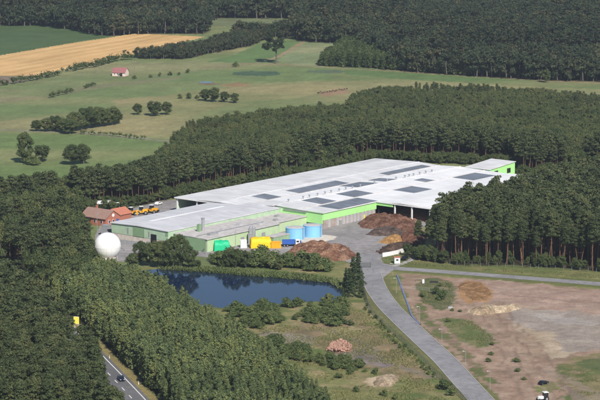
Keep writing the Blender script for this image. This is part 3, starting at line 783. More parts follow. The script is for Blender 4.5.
# mixed wood at the left edge
MIXW = GP([(-50, 205), (55, 208), (74, 214), (82, 232), (92, 258), (96, 288), (62, 306), (40, 290), (12, 262), (-50, 250)])
floor_of(MIXW)
P = scatter(MIXW, 4.4, seed=5, avoid=[YARD])
h = rng.uniform(.75, 1.15, len(P)); qx, qy = PX(P[:, 0], P[:, 1]); h *= np.where(qx > 70, .82, 1.0)
k = fbm(P[:, 0], P[:, 1], 20, 3, 18) > .56
o = merged('mixed_wood', BROAD1, P[~k], h[~k] * .95, tint_field(P[~k], 19, 20, .5) + .1, [M['bark_grey'], M['broad']], np.full((~k).sum(), .72)); tag(o, 'mixed wood left of the brick house and white dome', 'wood', kind='stuff')
o = merged('mixed_wood_pines', PINE1, P[k], h[k] * .8, tint_field(P[k], 19, 20, .4), [M['bark'], M['pine']], np.full(k.sum(), 1.2)); tag(o, 'pines standing in the mixed wood left of the white dome', 'wood', kind='stuff')

# big pines lower left of the highway, and right of the factory
hw = [Vector(p) for p in HWY_C]
LEFTW = GP([(-55, 447), (124, 447), (112, 400, 17), (104, 386, 17), (98, 371, 17), (98, 356, 17), (94, 341, 17), (86, 326, 17), (76, 312, 17), (62, 296, 17), (46, 280, 17), (28, 258, 17), (6, 240, 17), (-10, 235, 17), (-55, 240, 17)])
floor_of(LEFTW)
P7 = scatter(LEFTW, 4.1, seed=6)
qx, qy = PX(P7[:, 0], P7[:, 1], 18)
P7 = P7[(qx > -25) & (qy < 420)]
gx7, gy7 = PX(P7[:, 0], P7[:, 1]); P7 = P7[~((gx7 > 69) & (gx7 < 87) & (gy7 > 331) & (gy7 < 386))]
P7 = P7[np.argsort(P7[:, 1])]
RIGHTW = GP([(430, 262), (470, 264.5), (510, 265.5), (560, 268.5), (600, 271.5), (690, 278), (690, 148, 19), (600, 157, 19), (560, 167, 19), (522, 180, 19), (490, 183, 19), (462, 191, 19), (438, 200, 19), (424, 214, 19), (421, 258)])
floor_of(RIGHTW)
RFRONT = GP([(421, 258), (430, 262), (470, 264.5), (510, 265.5), (560, 268.5), (600, 271.5), (690, 278)])
P5 = scatter(RIGHTW, 4.2, seed=7, avoid=[YARD])
P5 = P5[np.argsort(dist_line(RFRONT, P5[:, 0], P5[:, 1]))]
q5, _ = PX(P5[:, 0], P5[:, 1]); v5 = (q5 > 0) & (q5 < 612)
qx7, qy7 = PX(P7[:, 0], P7[:, 1], 17); v7 = (qx7 > 0) & (qy7 < 400) & (qx7 < 600)
i7 = np.where(v7)[0][:190]; i5 = np.where(v5)[0][:108]
for i in i7:
    plant(PINE0, 'pine_tree', P7[i, 0], P7[i, 1], random.uniform(.74, 1.08), 'dark pine in the dense pine wood at the lower left, left of the highway', 'pine tree', 'pines left of the highway', 1.12)
for i in i5:
    plant(PINE0, 'pine_tree', P5[i, 0], P5[i, 1], random.uniform(.78, 1.2), 'tall bare trunked pine along the edge of the wood above the side road', 'pine tree', 'pines at the edge right of the factory', 1.05)
r7 = np.setdiff1d(np.arange(len(P7)), i7); r5 = np.setdiff1d(np.arange(len(P5)), i5)
o = merged('left_pine_wood', PINE1, P7[r7], rng.uniform(.82, 1.08, len(r7)), tint_field(P7[r7], 20, 20, .3), [M['bark'], M['pine']], np.full(len(r7), 1.15)); tag(o, 'rest of the pine wood left of the highway', 'wood', kind='stuff')
o = merged('right_pine_wood', PINE1, P5[r5], rng.uniform(.95, 1.18, len(r5)), tint_field(P5[r5], 21, 20, .3), [M['bark'], M['pine']], np.full(len(r5), 1.1)); tag(o, 'rest of the pine wood right of the factory', 'wood', kind='stuff')
# undergrowth trees at the right wood's foot
for i in range(80):
    q = random.choice(smooth_line(RFRONT, 10)[:57]); x = q[0] + random.uniform(-3, 3); y = q[1] + random.uniform(-.5, 5)
    if PX(x, y)[0] < 606:
        plant(BROAD0, 'undergrowth_tree', x, y, random.uniform(.14, .50), 'low leafy tree under the tall pines above the side road', 'tree', 'undergrowth below the right pines', random.uniform(.55, 1.0))

# young light wood right of the highway
hwr = [(p.x + 9.0, p.y) for p in hw]
YW = [q for q in hwr if 640 < q[1] < G(0, 300)[1]] 
YW = YW[::-1] if YW[0][1] < YW[-1][1] else YW
YOUNGW = GP([(345, 440), (330, 415), (300, 388), (278, 368), (258, 356), (245, 345), (232, 336), (205, 320), (186, 308), (166, 295), (150, 285), (125, 278), (110, 274), (98, 272), (88, 290), (70, 303)]) + YW
floor_of(YOUNGW)
P6 = scatter(YOUNGW, 2.25, seed=8, avoid=[POND])
gx6, gy6 = PX(P6[:, 0], P6[:, 1]); P6 = P6[~((gx6 > 60) & (gx6 < 88) & (gy6 > 318) & (gy6 < 358))]
P6 = P6[np.argsort(P6[:, 1])]
qx, qy = PX(P6[:, 0], P6[:, 1], 8)
P6 = P6[(qy < 415)]
de = dist_line(GP([(345, 440), (300, 388), (258, 356), (232, 336), (186, 308), (150, 285), (105, 273)]), P6[:, 0], P6[:, 1])
h6 = rng.uniform(.62, 1.25, len(P6)) * (.72 + .35 * np.clip(de / 25, 0, 1)) * (.85 + .35 * fbm(P6[:, 0], P6[:, 1], 20, 3, 22))
qx, qy = PX(P6[:, 0], P6[:, 1], 7); vis = np.where((qy < 399) & (qx < 330))[0][:298]
for i in vis:
    plant(YOUNG0, 'young_tree', P6[i, 0], P6[i, 1], h6[i], 'slim young broad leaved tree in the pale wood right of the highway', 'young tree', 'young trees right of the highway', .95)
rest = np.setdiff1d(np.arange(len(P6)), vis)
o = merged('young_wood', YOUNG1, P6[rest], h6[rest], tint_field(P6[rest], 23, 16, .7) + .12, [M['bark_grey'], M['young']], np.full(len(rest), .95)); tag(o, 'rest of the pale young wood between highway and pond', 'wood', kind='stuff')

# ------------------------------------------------------------------ single trees in the fields
def ftree(px, py, hpx, label, wx=1.0, cat='tree', protos=None, base_h=13.0, name='field_tree', group=None):
    x, y = G(px, py); h = hpx / scale_at(py)
    if cat == 'bush' and protos is None: protos, base_h = SHRUB0, 3.0
    return plant(protos or BROAD0, name, x, y, h / base_h, label, cat, group, wx)
for px, py, hp, wx in ((36, 131, 12, 1), (46, 131.5, 15, 1), (56, 131, 17, .9), (64, 132.5, 16, 1), (70, 134, 17, 1), (77, 131, 21, .9), (85, 129, 24, .85), (92, 127.5, 23, .85), (99, 126.5, 22, .85), (106, 126, 19, .9), (112, 125, 20, .85), (117, 124, 14, .8)):
    ftree(px, py, hp, 'tree in the long dark copse crossing the pasture', wx * 1.3, group='trees of the long copse')
ftree(24, 163, 34, 'tall tree in the clump at the left edge of the pasture, highest of its clump', .72)
ftree(42, 161.5, 20, 'round dark tree right of the tallest tree in the left clump', 1.05)
ftree(30, 164, 12, 'low bush at the foot of the tallest tree in the left clump', 1.5, 'bush')
ftree(35, 165, 8, 'small dark bush in front of the left pasture clump', 1.6, 'bush')
ftree(72, 164.5, 22, 'left half of the broad round tree pair above the wood', 1.15)
ftree(84, 164, 22, 'right half of the broad round tree pair above the wood', 1.05)
ftree(138, 115, 13, 'small round tree left of the broad dome of trees in mid pasture', 1.0)
ftree(155, 116, 17, 'broad domed tree in mid pasture, largest of its group', 1.15)
ftree(167, 115, 15, 'dark tree touching the broad domed tree on its right', 1.0)
ftree(205, 101, 13, 'left tree of the dark copse below the small meadow pond', 1.1)
ftree(214, 102, 16, 'tallest tree of the dark copse below the small meadow pond', 1.1)
ftree(224, 102, 12, 'middle low tree of the dark copse below the small meadow pond', 1.1)
ftree(234, 103, 11, 'right low tree of the dark copse below the small meadow pond', 1.1)
for px, py, hp in ((180, 98.5, 5), (189, 98.5, 6), (197, 98.5, 4.5)):
    ftree(px, py, hp, 'small bush in the row between the two pasture copses', 1.1, 'bush', group='three bushes between the copses')
ftree(236, 67, 6.5, 'lone dark bush in the far meadow', 1.0, 'bush')
for px, py, hp in ((150.7, 77.5, 4), (160, 76, 4), (170, 75.5, 4.5), (179, 75, 3.5), (188, 73, 4.5)):
    ftree(px, py, hp, 'tiny bush in the line along the track right of the cottage', 1.0, 'bush', group='bushes along the far track')
ftree(134.7, 79, 4.5, 'bush at the foot of the pole beside the cottage', 1.0, 'bush')
ftree(121, 76, 4.5, 'bush in front of the pale cottage', 1.0, 'bush')
ftree(546, 82.5, 15, 'pale tree standing out before the far wood edge', .8)
# lone tall tree: forked trunk with two crowns
x, y = G(276, 63.5)
lt = thing('lone_tree', 'tall lone forked tree standing in the far meadow', 'tree', (x, y, 0))
r = np.random.default_rng(5)
tv, tq = tubes([((0, 0, -.3), (.3, 0, 7), .7, .5), ((.3, 0, 7), (0, .5, 15), .5, .35), ((0, .5, 15), (-.6, 0, 22), .35, .15), ((.2, 0, 8), (-5, 0, 12.5), .3, .12), ((0, 0, 14), (4, 1, 19), .25, .1)], 8)
link('trunk', np_mesh('lone_trunk', tv, tq, [M['bark_grey']]), lt)
ce, ra = [], []
for k in range(64):
    d = r.normal(size=3); d /= np.linalg.norm(d); s = r.uniform(.3, 1) ** .6
    c = (np.array([-.5, 0, 17.0]) + d * s * np.array([7.2, 6, 9.0])) if k < 52 else (np.array([-6.5, 0, 12.5]) + d * s * np.array([3.2, 3, 2.2]))
    ce.append(c); ra.append(r.uniform(1.3, 2.3))
lv, lq, lt_ = clumps(r, np.array(ce), ra, .85, 110, .30, 2)
link('crown', np_mesh('lone_crown', lv, lq, [M['far']], attrs={'tint': lt_ + .25}), lt)

def hedge(name, pts, h, w, label, cat='hedge', m='broad', dens=1.1, seed=1):
    r = np.random.default_rng(seed); L = [Vector(p) for p in smooth_line(pts, 12)]
    ce, ra = [], []
    for a, b2 in zip(L[:-1], L[1:]):
        n = max(1, int((b2 - a).length / dens))
        for i in range(n):
            p = a.lerp(b2, i / n); hh = h * r.uniform(.55, 1.15)
            ce.append((p.x + r.normal() * w * .4, p.y + r.normal() * w * .4, hh * r.uniform(.4, .75))); ra.append(hh * .42)
    v, q, t = clumps(r, np.array(ce), ra, 1, 22, h * .10, 1)
    return tag(link(name, np_mesh(name, v, q, [M[m]], attrs={'tint': t + .3})), label, cat)
hedge('hedge', GP([(-20, 90), (0, 86), (30, 81), (60, 75)]), 4.5, 2.5, 'dark hedge left part, below the brown strip and stubble field', seed=2)
hedge('hedge', GP([(66, 72), (95, 67), (118, 61), (130, 59.5)]), 5.0, 2.5, 'dark hedge below the stubble field, ending at the strip wood', seed=3)
hedge('hedge', GP([(50, 98), (62, 95), (73, 91.5)]), 3.5, 2, 'short dense hedge at the meadow edge left of the cottage', seed=4)
hedge('hedge', GP([(85, 88.5), (89, 87), (96, 85.5)]), 2.5, 1, 'row of tiny bushes on the bank left of the cottage', seed=5, dens=6)
hedge('hedge', GP([(80, 134), (110, 136), (147, 140)]), 2.6, 1.5, 'thin low hedge along the field path right of the long copse', seed=6)
hedge('hedge', GP([(318, 94), (330, 92.5), (348, 90)]), 1.6, 1.5, 'line of low scrub and debris at the clearing edge', m='bark' and 'far', seed=7, dens=3)

# ------------------------------------------------------------------ shrubs and trees near the pond and on the waste ground
def shrubs(poly, sp, hr, label, cat, group, seed, protos=None, base=3.0, wx=1.25, name='shrub', part='stem', avoid=(POND,), mask=.29):
    r = np.random.default_rng(seed); P = scatter(poly, sp, .6, seed, avoid)
    P = P[fbm(P[:, 0], P[:, 1], 9, 2, seed) > mask]
    for p in P:
        if PX(p[0], p[1])[1] < 408:
            plant(protos or SHRUB0, name, p[0], p[1], (hr[0] + (hr[1] - hr[0]) * r.random() ** 1.5) / base, label, cat, group, wx, part)
    return len(P)
n_sh = 0
n_sh += shrubs(GP([(222, 312), (262, 308), (300, 306), (345, 302), (350, 308), (345, 318), (352, 326), (330, 328), (300, 322), (285, 318), (272, 328), (245, 330), (232, 322)]), 3.5, (1.7, 4.6), 'leafy shrub in the belt along the near bank of the pond', 'shrub', 'shrubs on the near pond bank', 31)
n_sh += shrubs(GP([(252, 345), (262, 338), (290, 345), (318, 352), (345, 360), (362, 370), (350, 374), (322, 368), (295, 360), (268, 360)]), 3.6, (1.9, 4.4), 'rounded dark shrub in the belt between the young wood and the brick heap', 'shrub', 'shrubs of the middle belt', 32)
n_sh += shrubs(GP([(346, 372), (365, 366), (385, 373), (372, 380), (352, 378)]), 6.0, (1.2, 2.6), 'low shrub on the rough ground left of the sand patch', 'shrub', 'low shrubs by the sand patch', 33)
n_sh += shrubs(GP([(212, 266), (250, 266.5), (290, 270), (330, 274), (330, 269), (290, 262), (250, 259), (214, 259)]), 4.2, (3.4, 7.2), 'shrub in the row on the far pond bank below the coloured stacks', 'shrub', 'shrubs on the far pond bank', 34)
n_sh += shrubs(GP([(362, 270), (366, 298), (372, 314), (396, 337), (430, 370), (436, 378), (431, 380), (390, 340), (367, 316), (361, 296)]), 2.4, (.6, 1.6), 'small bush growing along the wire fence left of the access road', 'shrub', 'bushes along the road fence', 35, wx=1.0, mask=.1)
for px, py, hp, wx, lab in ((436, 294, 9, 1.1, 'large dark bush in the green corner of the dirt lot, beside the smaller one'), (422, 297, 6, 1.1, 'dark bush left of the large bush in the dirt lot'), (443, 300, 12, .95, 'tallest bush in the green corner of the dirt lot'), (440, 286, 4, 1.6, 'flat bush at the top of the green corner of the dirt lot'), (452, 311, 4, 1.0, 'small bush beside the sand heap'), (448, 322, 5, 1.2, 'small bush on the grassy rise below the sand heap'),
    (488, 362, 4.5, 1.4, 'dark tuft on the bare dirt, left of two'), (516, 362, 5, 1.5, 'dark tuft on the bare dirt, right of two'), (491, 355, 4, 1.5, 'pale green tuft above the left dark tuft on the dirt'), (518, 372, 4, 1.7, 'pale green tuft below the right dark tuft on the dirt'), (524, 380, 3.5, 1.6, 'low green tuft near the parked dark car on the dirt'), (492, 345, 3, 2.0, 'low tuft at the lower end of the grassy rise'), (460, 312, 3, 1.5, 'low tuft beside the orange sand'),
    (444, 390, 13, 1.1, 'big bush beside the access road at the bottom edge'), (452, 396, 9, 1.2, 'bush right of the big bush at the bottom edge'), (385, 396, 7, 1.3, 'dark bush in the rough grass at the bottom edge'), (395, 399, 6, 1.3, 'second dark bush in the rough grass at the bottom edge'), (356, 392, 6, 1.3, 'bush in the rough grass left of the bottom edge bushes'), (338, 378, 6, 1.3, 'lone bush in the grass below the middle shrub belt')):
    ftree(px, py, hp, lab, wx, 'shrub', SHRUB0, 3.0, 'shrub')
# trees in front of the wing and right of the pond
for px, py, hp, wx, lab in ((141, 264, 25, .85, 'leafy tree nearest the white dome, in front of the grey green wing'), (149, 266, 27, .9, 'leafy tree beside the dark doorway of the wing'), (157, 267, 30, .85, 'bushy tree in front of the dark doorway'), (165, 268, 29, .85, 'leafy tree left of the two tall trees before the wing'), (173, 268, 37, .6, 'tall slim tree before the wing, left of the pair'), (182, 268, 37, .62, 'tall slim tree before the wing, right of the pair'), (190, 268.5, 25, .8, 'leafy tree right of the tall pair before the wing'), (133, 268, 16, 1.1, 'low bushy tree below the white dome'), (197, 268, 9, 1.2, 'low bush at the right end of the trees before the wing'),
    (228, 268, 20, .75, 'tree right of the green tarpaulin'), (236, 268.5, 22, .7, 'second tree right of the green tarpaulin'), (246, 268, 19, .8, 'tree left of the yellow stack'), (222, 268, 9, 1.2, 'bush below the green tarpaulin'), (262, 268, 11, 1.2, 'bush below the yellow stack'), (279, 270, 12, 1.1, 'bush below the orange container')):
    ftree(px, py, hp, lab, wx, 'tree', BROAD0, 13.0, 'bank_tree')
for px, py, hp, lab in ((349, 297, 30, 'tall fir right of the pond, nearest the water'), (353, 292, 36, 'tallest fir right of the pond'), (358, 286, 34, 'fir right of the tallest at the pond end'), (346, 287, 20, 'short fir behind the pond end'), (343, 301, 14, 'small fir at the near corner of the pond'), (361, 298, 20, 'fir beside the wire fence at the pond end')):
    ftree(px, py, hp, lab, 1.4, 'fir tree', FIR0, 13.0, 'fir_tree')
x, y = G(414.5, 254)
plant(PINE0, 'pine_tree', x, y, 34 / scale_at(254) / 19, 'single pine standing apart left of the right hand wood, by the heaps', 'pine tree', None, 1.1)
for px, py, hp, lab in ((408, 256, 14, 'leafy bush left of the single pine'), (421, 258, 16, 'leafy bush right of the single pine'), (429, 261, 18, 'leafy tree at the corner of the right hand wood'), (416, 259.5, 8, 'low bush at the foot of the single pine')):
    ftree(px, py, hp, lab, .9, 'tree', BROAD0, 13.0, 'bank_tree')

# reeds on the banks and rough grass (uncountable)
def blades(name, P, h, w, m, label, cat, n=5, seed=0):
    r = np.random.default_rng(seed); K = len(P) * n
    c = np.repeat(P, n, 0) + r.normal(size=(K, 2)) * w * .8
    a = r.uniform(0, 6.28, K); hh = h * r.uniform(.5, 1.2, K); l = r.normal(size=(K, 2)) * h * .8
    dx, dy = np.cos(a) * w * .5, np.sin(a) * w * .5
    V = np.stack([np.c_[c[:, 0] - dx, c[:, 1] - dy, np.full(K, -.25)], np.c_[c[:, 0] + dx, c[:, 1] + dy, np.full(K, -.25)],
                  np.c_[c[:, 0] + dx * .6 + l[:, 0], c[:, 1] + dy * .6 + l[:, 1], hh], np.c_[c[:, 0] - dx * .6 + l[:, 0], c[:, 1] - dy * .6 + l[:, 1], hh * .9]], 1).reshape(-1, 3)
    t = np.repeat(np.clip(np.repeat(fbm(P[:, 0], P[:, 1], 9, 3, 30), n) + r.normal(0, .15, K) - .1, 0, 1), 4)
    o = link(name, np_mesh(name, V, np.arange(K * 4).reshape(-1, 4), [M[m]], attrs={'tint': t}))
    return tag(o, label, cat, kind='stuff')
RB = scatter(GP([(160, 265.5), (200, 267), (262, 272), (300, 274), (338, 280), (346, 287), (342, 290), (330, 282.5), (300, 279.5), (262, 276.5), (200, 271.5), (160, 269)]), .8, .5, 41)
blades('reed_bank', RB, 1.05, .3, 'reed', 'pale green reeds along the far bank of the pond', 'reeds', 4, 3)
GR = scatter(GP([(225, 335), (300, 322), (346, 306), (364, 312), (404, 345), (446, 385), (460, 402), (330, 420), (290, 380), (262, 358)]), 1.15, .5, 42, [POND])
GR = GR[fbm(GR[:, 0], GR[:, 1], 8, 4, 31) + .25 * (fbm(GR[:, 0], GR[:, 1], 1.5, 2, 33) - .5) > .46]
blades('rough_grass', GR, .42, .22, 'grass', 'rough dry grass on the waste ground left of the access road', 'grass', 6, 4)
GV = scatter(GP([(384, 257), (400, 254), (436, 264), (600, 275), (640, 278), (640, 283), (600, 279), (440, 268), (400, 265)]), 1.1, .5, 43)
GV2 = scatter(GP([(553, 368), (580, 359), (620, 354), (640, 430), (580, 400), (560, 395)]), 1.2, .5, 44); GV2 = GV2[fbm(GV2[:, 0], GV2[:, 1], 10, 3, 32) > .5]
GV3 = scatter(GP([(415, 280), (450, 282), (456, 305), (434, 311), (420, 300)]), 1.0, .5, 45); GV4 = scatter(GP([(442, 319), (470, 319), (498, 342), (480, 347), (450, 333)]), 1.0, .5, 46)
GVA = np.concatenate([GV, GV2, GV3, GV4]); GVA = GVA[fbm(GVA[:, 0], GVA[:, 1], 4, 3, 34) > .47]
blades('verge_grass', GVA, .32, .2, 'weeds', 'rough grass on verges and the dirt lot', 'grass', 5, 5)
finish_ground()

# ------------------------------------------------------------------ main hall
ROOFV = [(-79.5, 6.9), (-52, 7.75), (-39.5, 7.2), (-26.8, 7.85), (-12.5, 7.35), (.6, 7.05)]
ROOFV2 = ROOFV[:-1] + [(.6, 7.15), (14, 7.75), (31, 7.2)]
def roof_z(v):
    R_ = ROOFV2
    for (a, za), (b2, zb) in zip(R_[:-1], R_[1:]):
        if a <= v <= b2: return za + (zb - za) * (v - a) / (b2 - a)
    return R_[-1][1] if v > 0 else R_[0][1]
def roof_strip(mb, u0, u1, v0, v1, m, lift=0.0, th=.35, trap=None):
    ua0, ua1 = (u0, u1) if trap is None else trap
    z0, z1 = roof_z(v0) + lift, roof_z(v1) + lift
    P = [UV(u0, v1, 0), UV(u1, v1, 0), UV(ua1, v0, 0), UV(ua0, v0, 0)]
    mb.prism([(p.x, p.y) for p in P], [z1 - th, z1 - th, z0 - th, z0 - th], [z1, z1, z0, z0], m)
def wall(mb, p, q, z0, z1, m, t=.3):
    """upright slab between two uv points; z1 may be (za, zb)"""
    P, Q = UV(*p), UV(*q); d = (Q - P).normalized(); n = Vector((d.y, -d.x, 0)) * t / 2
    za, zb = z1 if isinstance(z1, tuple) else (z1, z1)
    pl = [P - n, P + n, Q + n, Q - n]
    pl = [P + n, Q + n, Q - n, P - n]
    mb.prism([(a.x, a.y) for a in pl], z0, [za, zb, zb, za], m)
hall = thing('factory_hall', 'huge low factory hall with white sheet roof and bright green walls', 'factory', UV(60, -25))
hall.location.z = 0
HL = hall.location.copy()
def hpart(mb, name, parent=None, **k):
    o = mb.build(name, None, **k); o.parent = parent or hall
    o.matrix_parent_inverse = Matrix.Identity(4); o.location = -HL if (parent is None or parent == hall) else (0, 0, 0)
    return o
# roof: one sheet per slope, right part newer and whiter
rf = MB()
for (v0, z0), (v1, z1) in zip(ROOFV2[:-1], ROOFV2[1:]):
    if v1 <= -52 + .01: segs = [(-5.5, 55, 'roof_grey'), (55, 147, 'roof_grey')]
    elif v1 <= -39: segs = [(-5.5, 30, 'roof_grey'), (30, 147, 'roof_grey')]
    elif v1 <= -26: segs = [(2, 14, 'roof_grey'), (14, 147, 'roof_white')]
    elif v1 <= .7: segs = [(3.6, 18, 'roof_grey'), (18, 147, 'roof_white')]
    else: segs = [(42.6, 147, 'roof_white')]
    for u0, u1, m in segs: roof_strip(rf, u0, u1, v0, v1, M[m])
roof = hpart(rf, 'roof')
k = 0
for u0, u1, v0, v1 in ((37.5, 75, -48.5, -40), (65, 81, -38.7, -27.6), (44, 58.5, -24, -13.3), (15, 44, -11.6, .3), (20, 31, -25, -13.2), (87, 96, -38.5, -27.6), (119, 138, -11.8, .4), (71.5, 86, -11.8, .4), (106, 141, -46, -40.2), (99.5, 106.5, -20.5, -13.2), (15, 24.5, -50.5, -40.3), (128, 146, -77.5, -72), (60, 82, -58.5, -55)):
    for_b = MB(); roof_strip(for_b, u0, u1, v0, v1, M['roof_panel'] if k < 11 else M['roof_wing'], .07, .06)
    hpart(for_b, 'roof_panel', roof); k += 1
vm = MB(); vm.box((0, 0, .55), (.55, .55, 1.1), M['grey_metal']); vm.lathe([(.55, 1.1), (.55, 1.3), (.1, 1.5)], M['grey_metal'], 10)
vmesh = vm.mesh('vent')
for u in (13, 23.5, 28, 34, 39.5, 44, 50, 55, 60, 66, 77, 87, 94, 101, 104.5, 108, 113, 118, 123):
    o = link('vent', vmesh, roof); o.location = UV(u, -26.8, roof_z(-26.8) - .02)
# thin seams running down the slopes and a gutter
gm = MB()
for v in (-52, -26.8, ): 
    P, Q = UV(6, v, roof_z(v) + .05), UV(147, v, roof_z(v) + .05); gm.tube(P, Q, .16, .16, M['roof_wing'], 6)
for v in (-39.5, -12.5):
    P, Q = UV(6, v, roof_z(v) + .04), UV(147, v, roof_z(v) + .04); gm.tube(P, Q, .2, .2, M['roof_flat'], 6)
hpart(gm, 'gutter', roof)
# walls
w = MB()
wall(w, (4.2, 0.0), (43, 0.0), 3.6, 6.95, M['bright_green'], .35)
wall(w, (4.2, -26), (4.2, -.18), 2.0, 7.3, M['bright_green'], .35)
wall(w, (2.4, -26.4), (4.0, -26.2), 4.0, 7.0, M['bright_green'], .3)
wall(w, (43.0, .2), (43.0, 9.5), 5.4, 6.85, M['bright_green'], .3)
hpart(w, 'green_wall')
w = MB(); wall(w, (4.6, -.12), (42.4, -.12), 0, 3.58, M['concrete_wall'], .35); wall(w, (4.6, -26), (4.6, -.3), 0, 1.98, M['concrete_wall'], .35)
hpart(w, 'concrete_wall')
pm = MB(); pm.box((0, 0, 1.78), (1.6, .24, 3.5), M['pillar'], T0); pmesh = pm.mesh('wall_panel')
for i, u in enumerate((8.5, 14.5, 19, 21.5, 24.5, 27, 29.5, 32.5, 35, 38, 40.6)):
    o = link('wall_panel', pmesh, hall); o.location = UV(u, .16, 0) - HL
dm = MB(); dm.box((0, 0, 1.15), (1.3, .2, 2.3), M['grey_metal'], T0); dm.box((.0, 0, 2.33), (1.6, .26, .1), M['white'], T0)
for u in (16.6,):
    o = link('door', dm.mesh('door'), hall); o.location = UV(u, .26, 0) - HL
ym = MB(); ym.box((0, 0, .9), (.9, .2, 1.8), M['sign_yellow'], T0); o = link('notice_board', ym.mesh('notice_board'), hall); o.location = UV(33.8, .3, .4) - HL
# overhang strip on the gable
t = MB(); wall(t, (3.7, -22), (3.7, -9), 6.25, 6.65, M['grey_metal'], .5); hpart(t, 'gutter_strip')
# open storage bay: posts, back walls
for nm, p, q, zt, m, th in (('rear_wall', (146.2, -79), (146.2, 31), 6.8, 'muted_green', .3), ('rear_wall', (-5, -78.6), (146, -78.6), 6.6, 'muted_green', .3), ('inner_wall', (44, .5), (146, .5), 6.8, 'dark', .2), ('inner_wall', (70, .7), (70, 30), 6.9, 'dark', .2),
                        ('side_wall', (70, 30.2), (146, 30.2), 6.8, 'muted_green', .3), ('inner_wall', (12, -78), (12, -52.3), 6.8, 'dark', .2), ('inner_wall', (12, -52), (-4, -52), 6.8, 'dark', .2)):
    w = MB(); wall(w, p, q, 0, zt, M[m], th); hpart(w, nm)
pm = MB(); pm.box((0, 0, 3.4), (.55, .55, 6.8), M['white'], T0); pmesh = pm.mesh('post')
for u, v in ((43.2, 10.5), (43.2, 20), (43.2, 30), (52, 30.6), (61, 30.6), (-4.8, -78), (-4.8, -66), (-4.8, -56)):
    o = link('post', pmesh, hall); o.location = UV(u, v, 0) - HL
tm = MB(); wall(tm, (42.6, .8), (42.6, 30.6), 6.72, 7.12, M['white'], .2); wall(tm, (-5.6, -79), (-5.6, -52), 6.5, 6.95, M['white'], .2); hpart(tm, 'fascia')

# ------------------------------------------------------------------ wing
wing = thing('production_wing', 'long low wing with pale grey roof and muted green walls, left of the hall', 'factory wing', UV(-38, -40)); WL = wing.location.copy()
def part_at(mb, name, parent, L, **k):
    o = mb.build(name, None, **k); o.parent = parent; o.location = -L; return o
w = MB()
u0, u1, v0, v1 = -71.5, 4, -56.2, -23.5
zw = lambda v: 7.0 + (7.45 - 7.0) * (1 - abs((v + 41) / 16))
wall(w, (u0, v0), (u0, v1), 2.6, (6.75, 6.75), M['muted_green'], .3)
wall(w, (u0, v1), (u1, v1), 2.6, 6.75, M['muted_green'], .3)
wall(w, (u0, v0), (-6, v0), 2.6, 6.75, M['muted_green'], .3)
part_at(w, 'green_wall', wing, WL)
w = MB(); wall(w, (u0 + .1, v0 + .1), (u0 + .1, v1 - .1), 0, 2.58, M['concrete'], .3); wall(w, (u0 + .3, v1 - .1), (u1, v1 - .1), 0, 2.58, M['concrete'], .3); wall(w, (u0 + .3, v0 + .1), (-6, v0 + .1), 0, 2.58, M['concrete'], .3)
part_at(w, 'concrete_base', wing, WL)
w = MB(); wall(w, (u0 - .22, -43.5), (u0 - .22, -37), 2.62, 6.7, M['dark_green'], .1); part_at(w, 'wall_panel', wing, WL); w = MB(); wall(w, (u0 - .2, v1 + 3.2 - 4.6), (u0 - .2, v1 + .1), 4.6, 6.72, M['dark_green'], .1)
part_at(w, 'wall_panel', wing, WL)
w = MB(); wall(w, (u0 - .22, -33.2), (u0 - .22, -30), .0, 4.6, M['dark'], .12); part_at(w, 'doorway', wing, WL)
for vv, hh in ((-46.8, 1.6), (-34.6, 1.4)):
    w = MB(); wall(w, (u0 - .22, vv), (u0 - .22, vv + .7), 3.3, 3.3 + hh + .8, M['grey_metal'], .1); part_at(w, 'window', wing, WL)
rw = MB()
for a, b2, m in ((-56.8, -46, 'roof_wing'), (-46, -41, 'roof_wing'), (-41, -23.1, 'roof_wing')):
    za, zb = (7.0 + .45 * (1 - abs((a + 41) / 17)), 7.0 + .45 * (1 - abs((b2 + 41) / 17)))
    P = [UV(u0 - .6, b2), UV(3.4, b2), UV(3.4, a), UV(u0 - .6, a)]
    if a < -45: P[1] = UV(-5.8 if a < -50 else -5.8, b2); P[2] = UV(-5.8, a)
    rw.prism([(p.x, p.y) for p in P], [zb - .3, zb - .3, za - .3, za - .3], [zb, zb, za, za], M[m])
wr = part_at(rw, 'roof', wing, WL)
sl = MB(); za = 7.0 + .45 * (1 - abs((-45.2 + 41) / 17)); zb = 7.0 + .45 * (1 - abs((-43.4 + 41) / 17))
P = [UV(-60, -43.4), UV(-12, -43.4), UV(-12, -45.2), UV(-60, -45.2)]
sl.prism([(p.x, p.y) for p in P], [zb - .2] * 2 + [za - .2] * 2, [zb + .08] * 2 + [za + .08] * 2, M['roof_white'])
o = sl.build('roof_light'); o.parent = wr

# ------------------------------------------------------------------ annex with stacks
annex = thing('annex_block', 'flat roofed pale green annex in front of the wing, with steel stacks', 'annex', UV(-45, -13)); AL = annex.location.copy()
w = MB()
P = [UV(-69.5, -3.3), UV(-22, -3.3), UV(-22, -23), UV(-68, -23)]
w.prism([(p.x, p.y) for p in P], 0, 5.3, M['pale_green']); part_at(w, 'wall', annex, AL)
w = MB(); P = [UV(-70.1, -2.8), UV(-21.6, -2.8), UV(-21.6, -23.2), UV(-68.4, -23.2)]; w.prism([(p.x, p.y) for p in P], 5.303, 5.62, M['roof_flat']); ar = part_at(w, 'roof', annex, AL)
w = MB(); wall(w, (-69.9, -14.5), (-69.75, -3.8), .1, 5.25, M['dark_green'], .1); part_at(w, 'wall_panel', annex, AL)
for u in (-60, -48, -34):
    w = MB(); wall(w, (u, -3.15), (u + 2.2, -3.15), 0, 3.2, M['grey_metal'], .12); part_at(w, 'door', annex, AL)
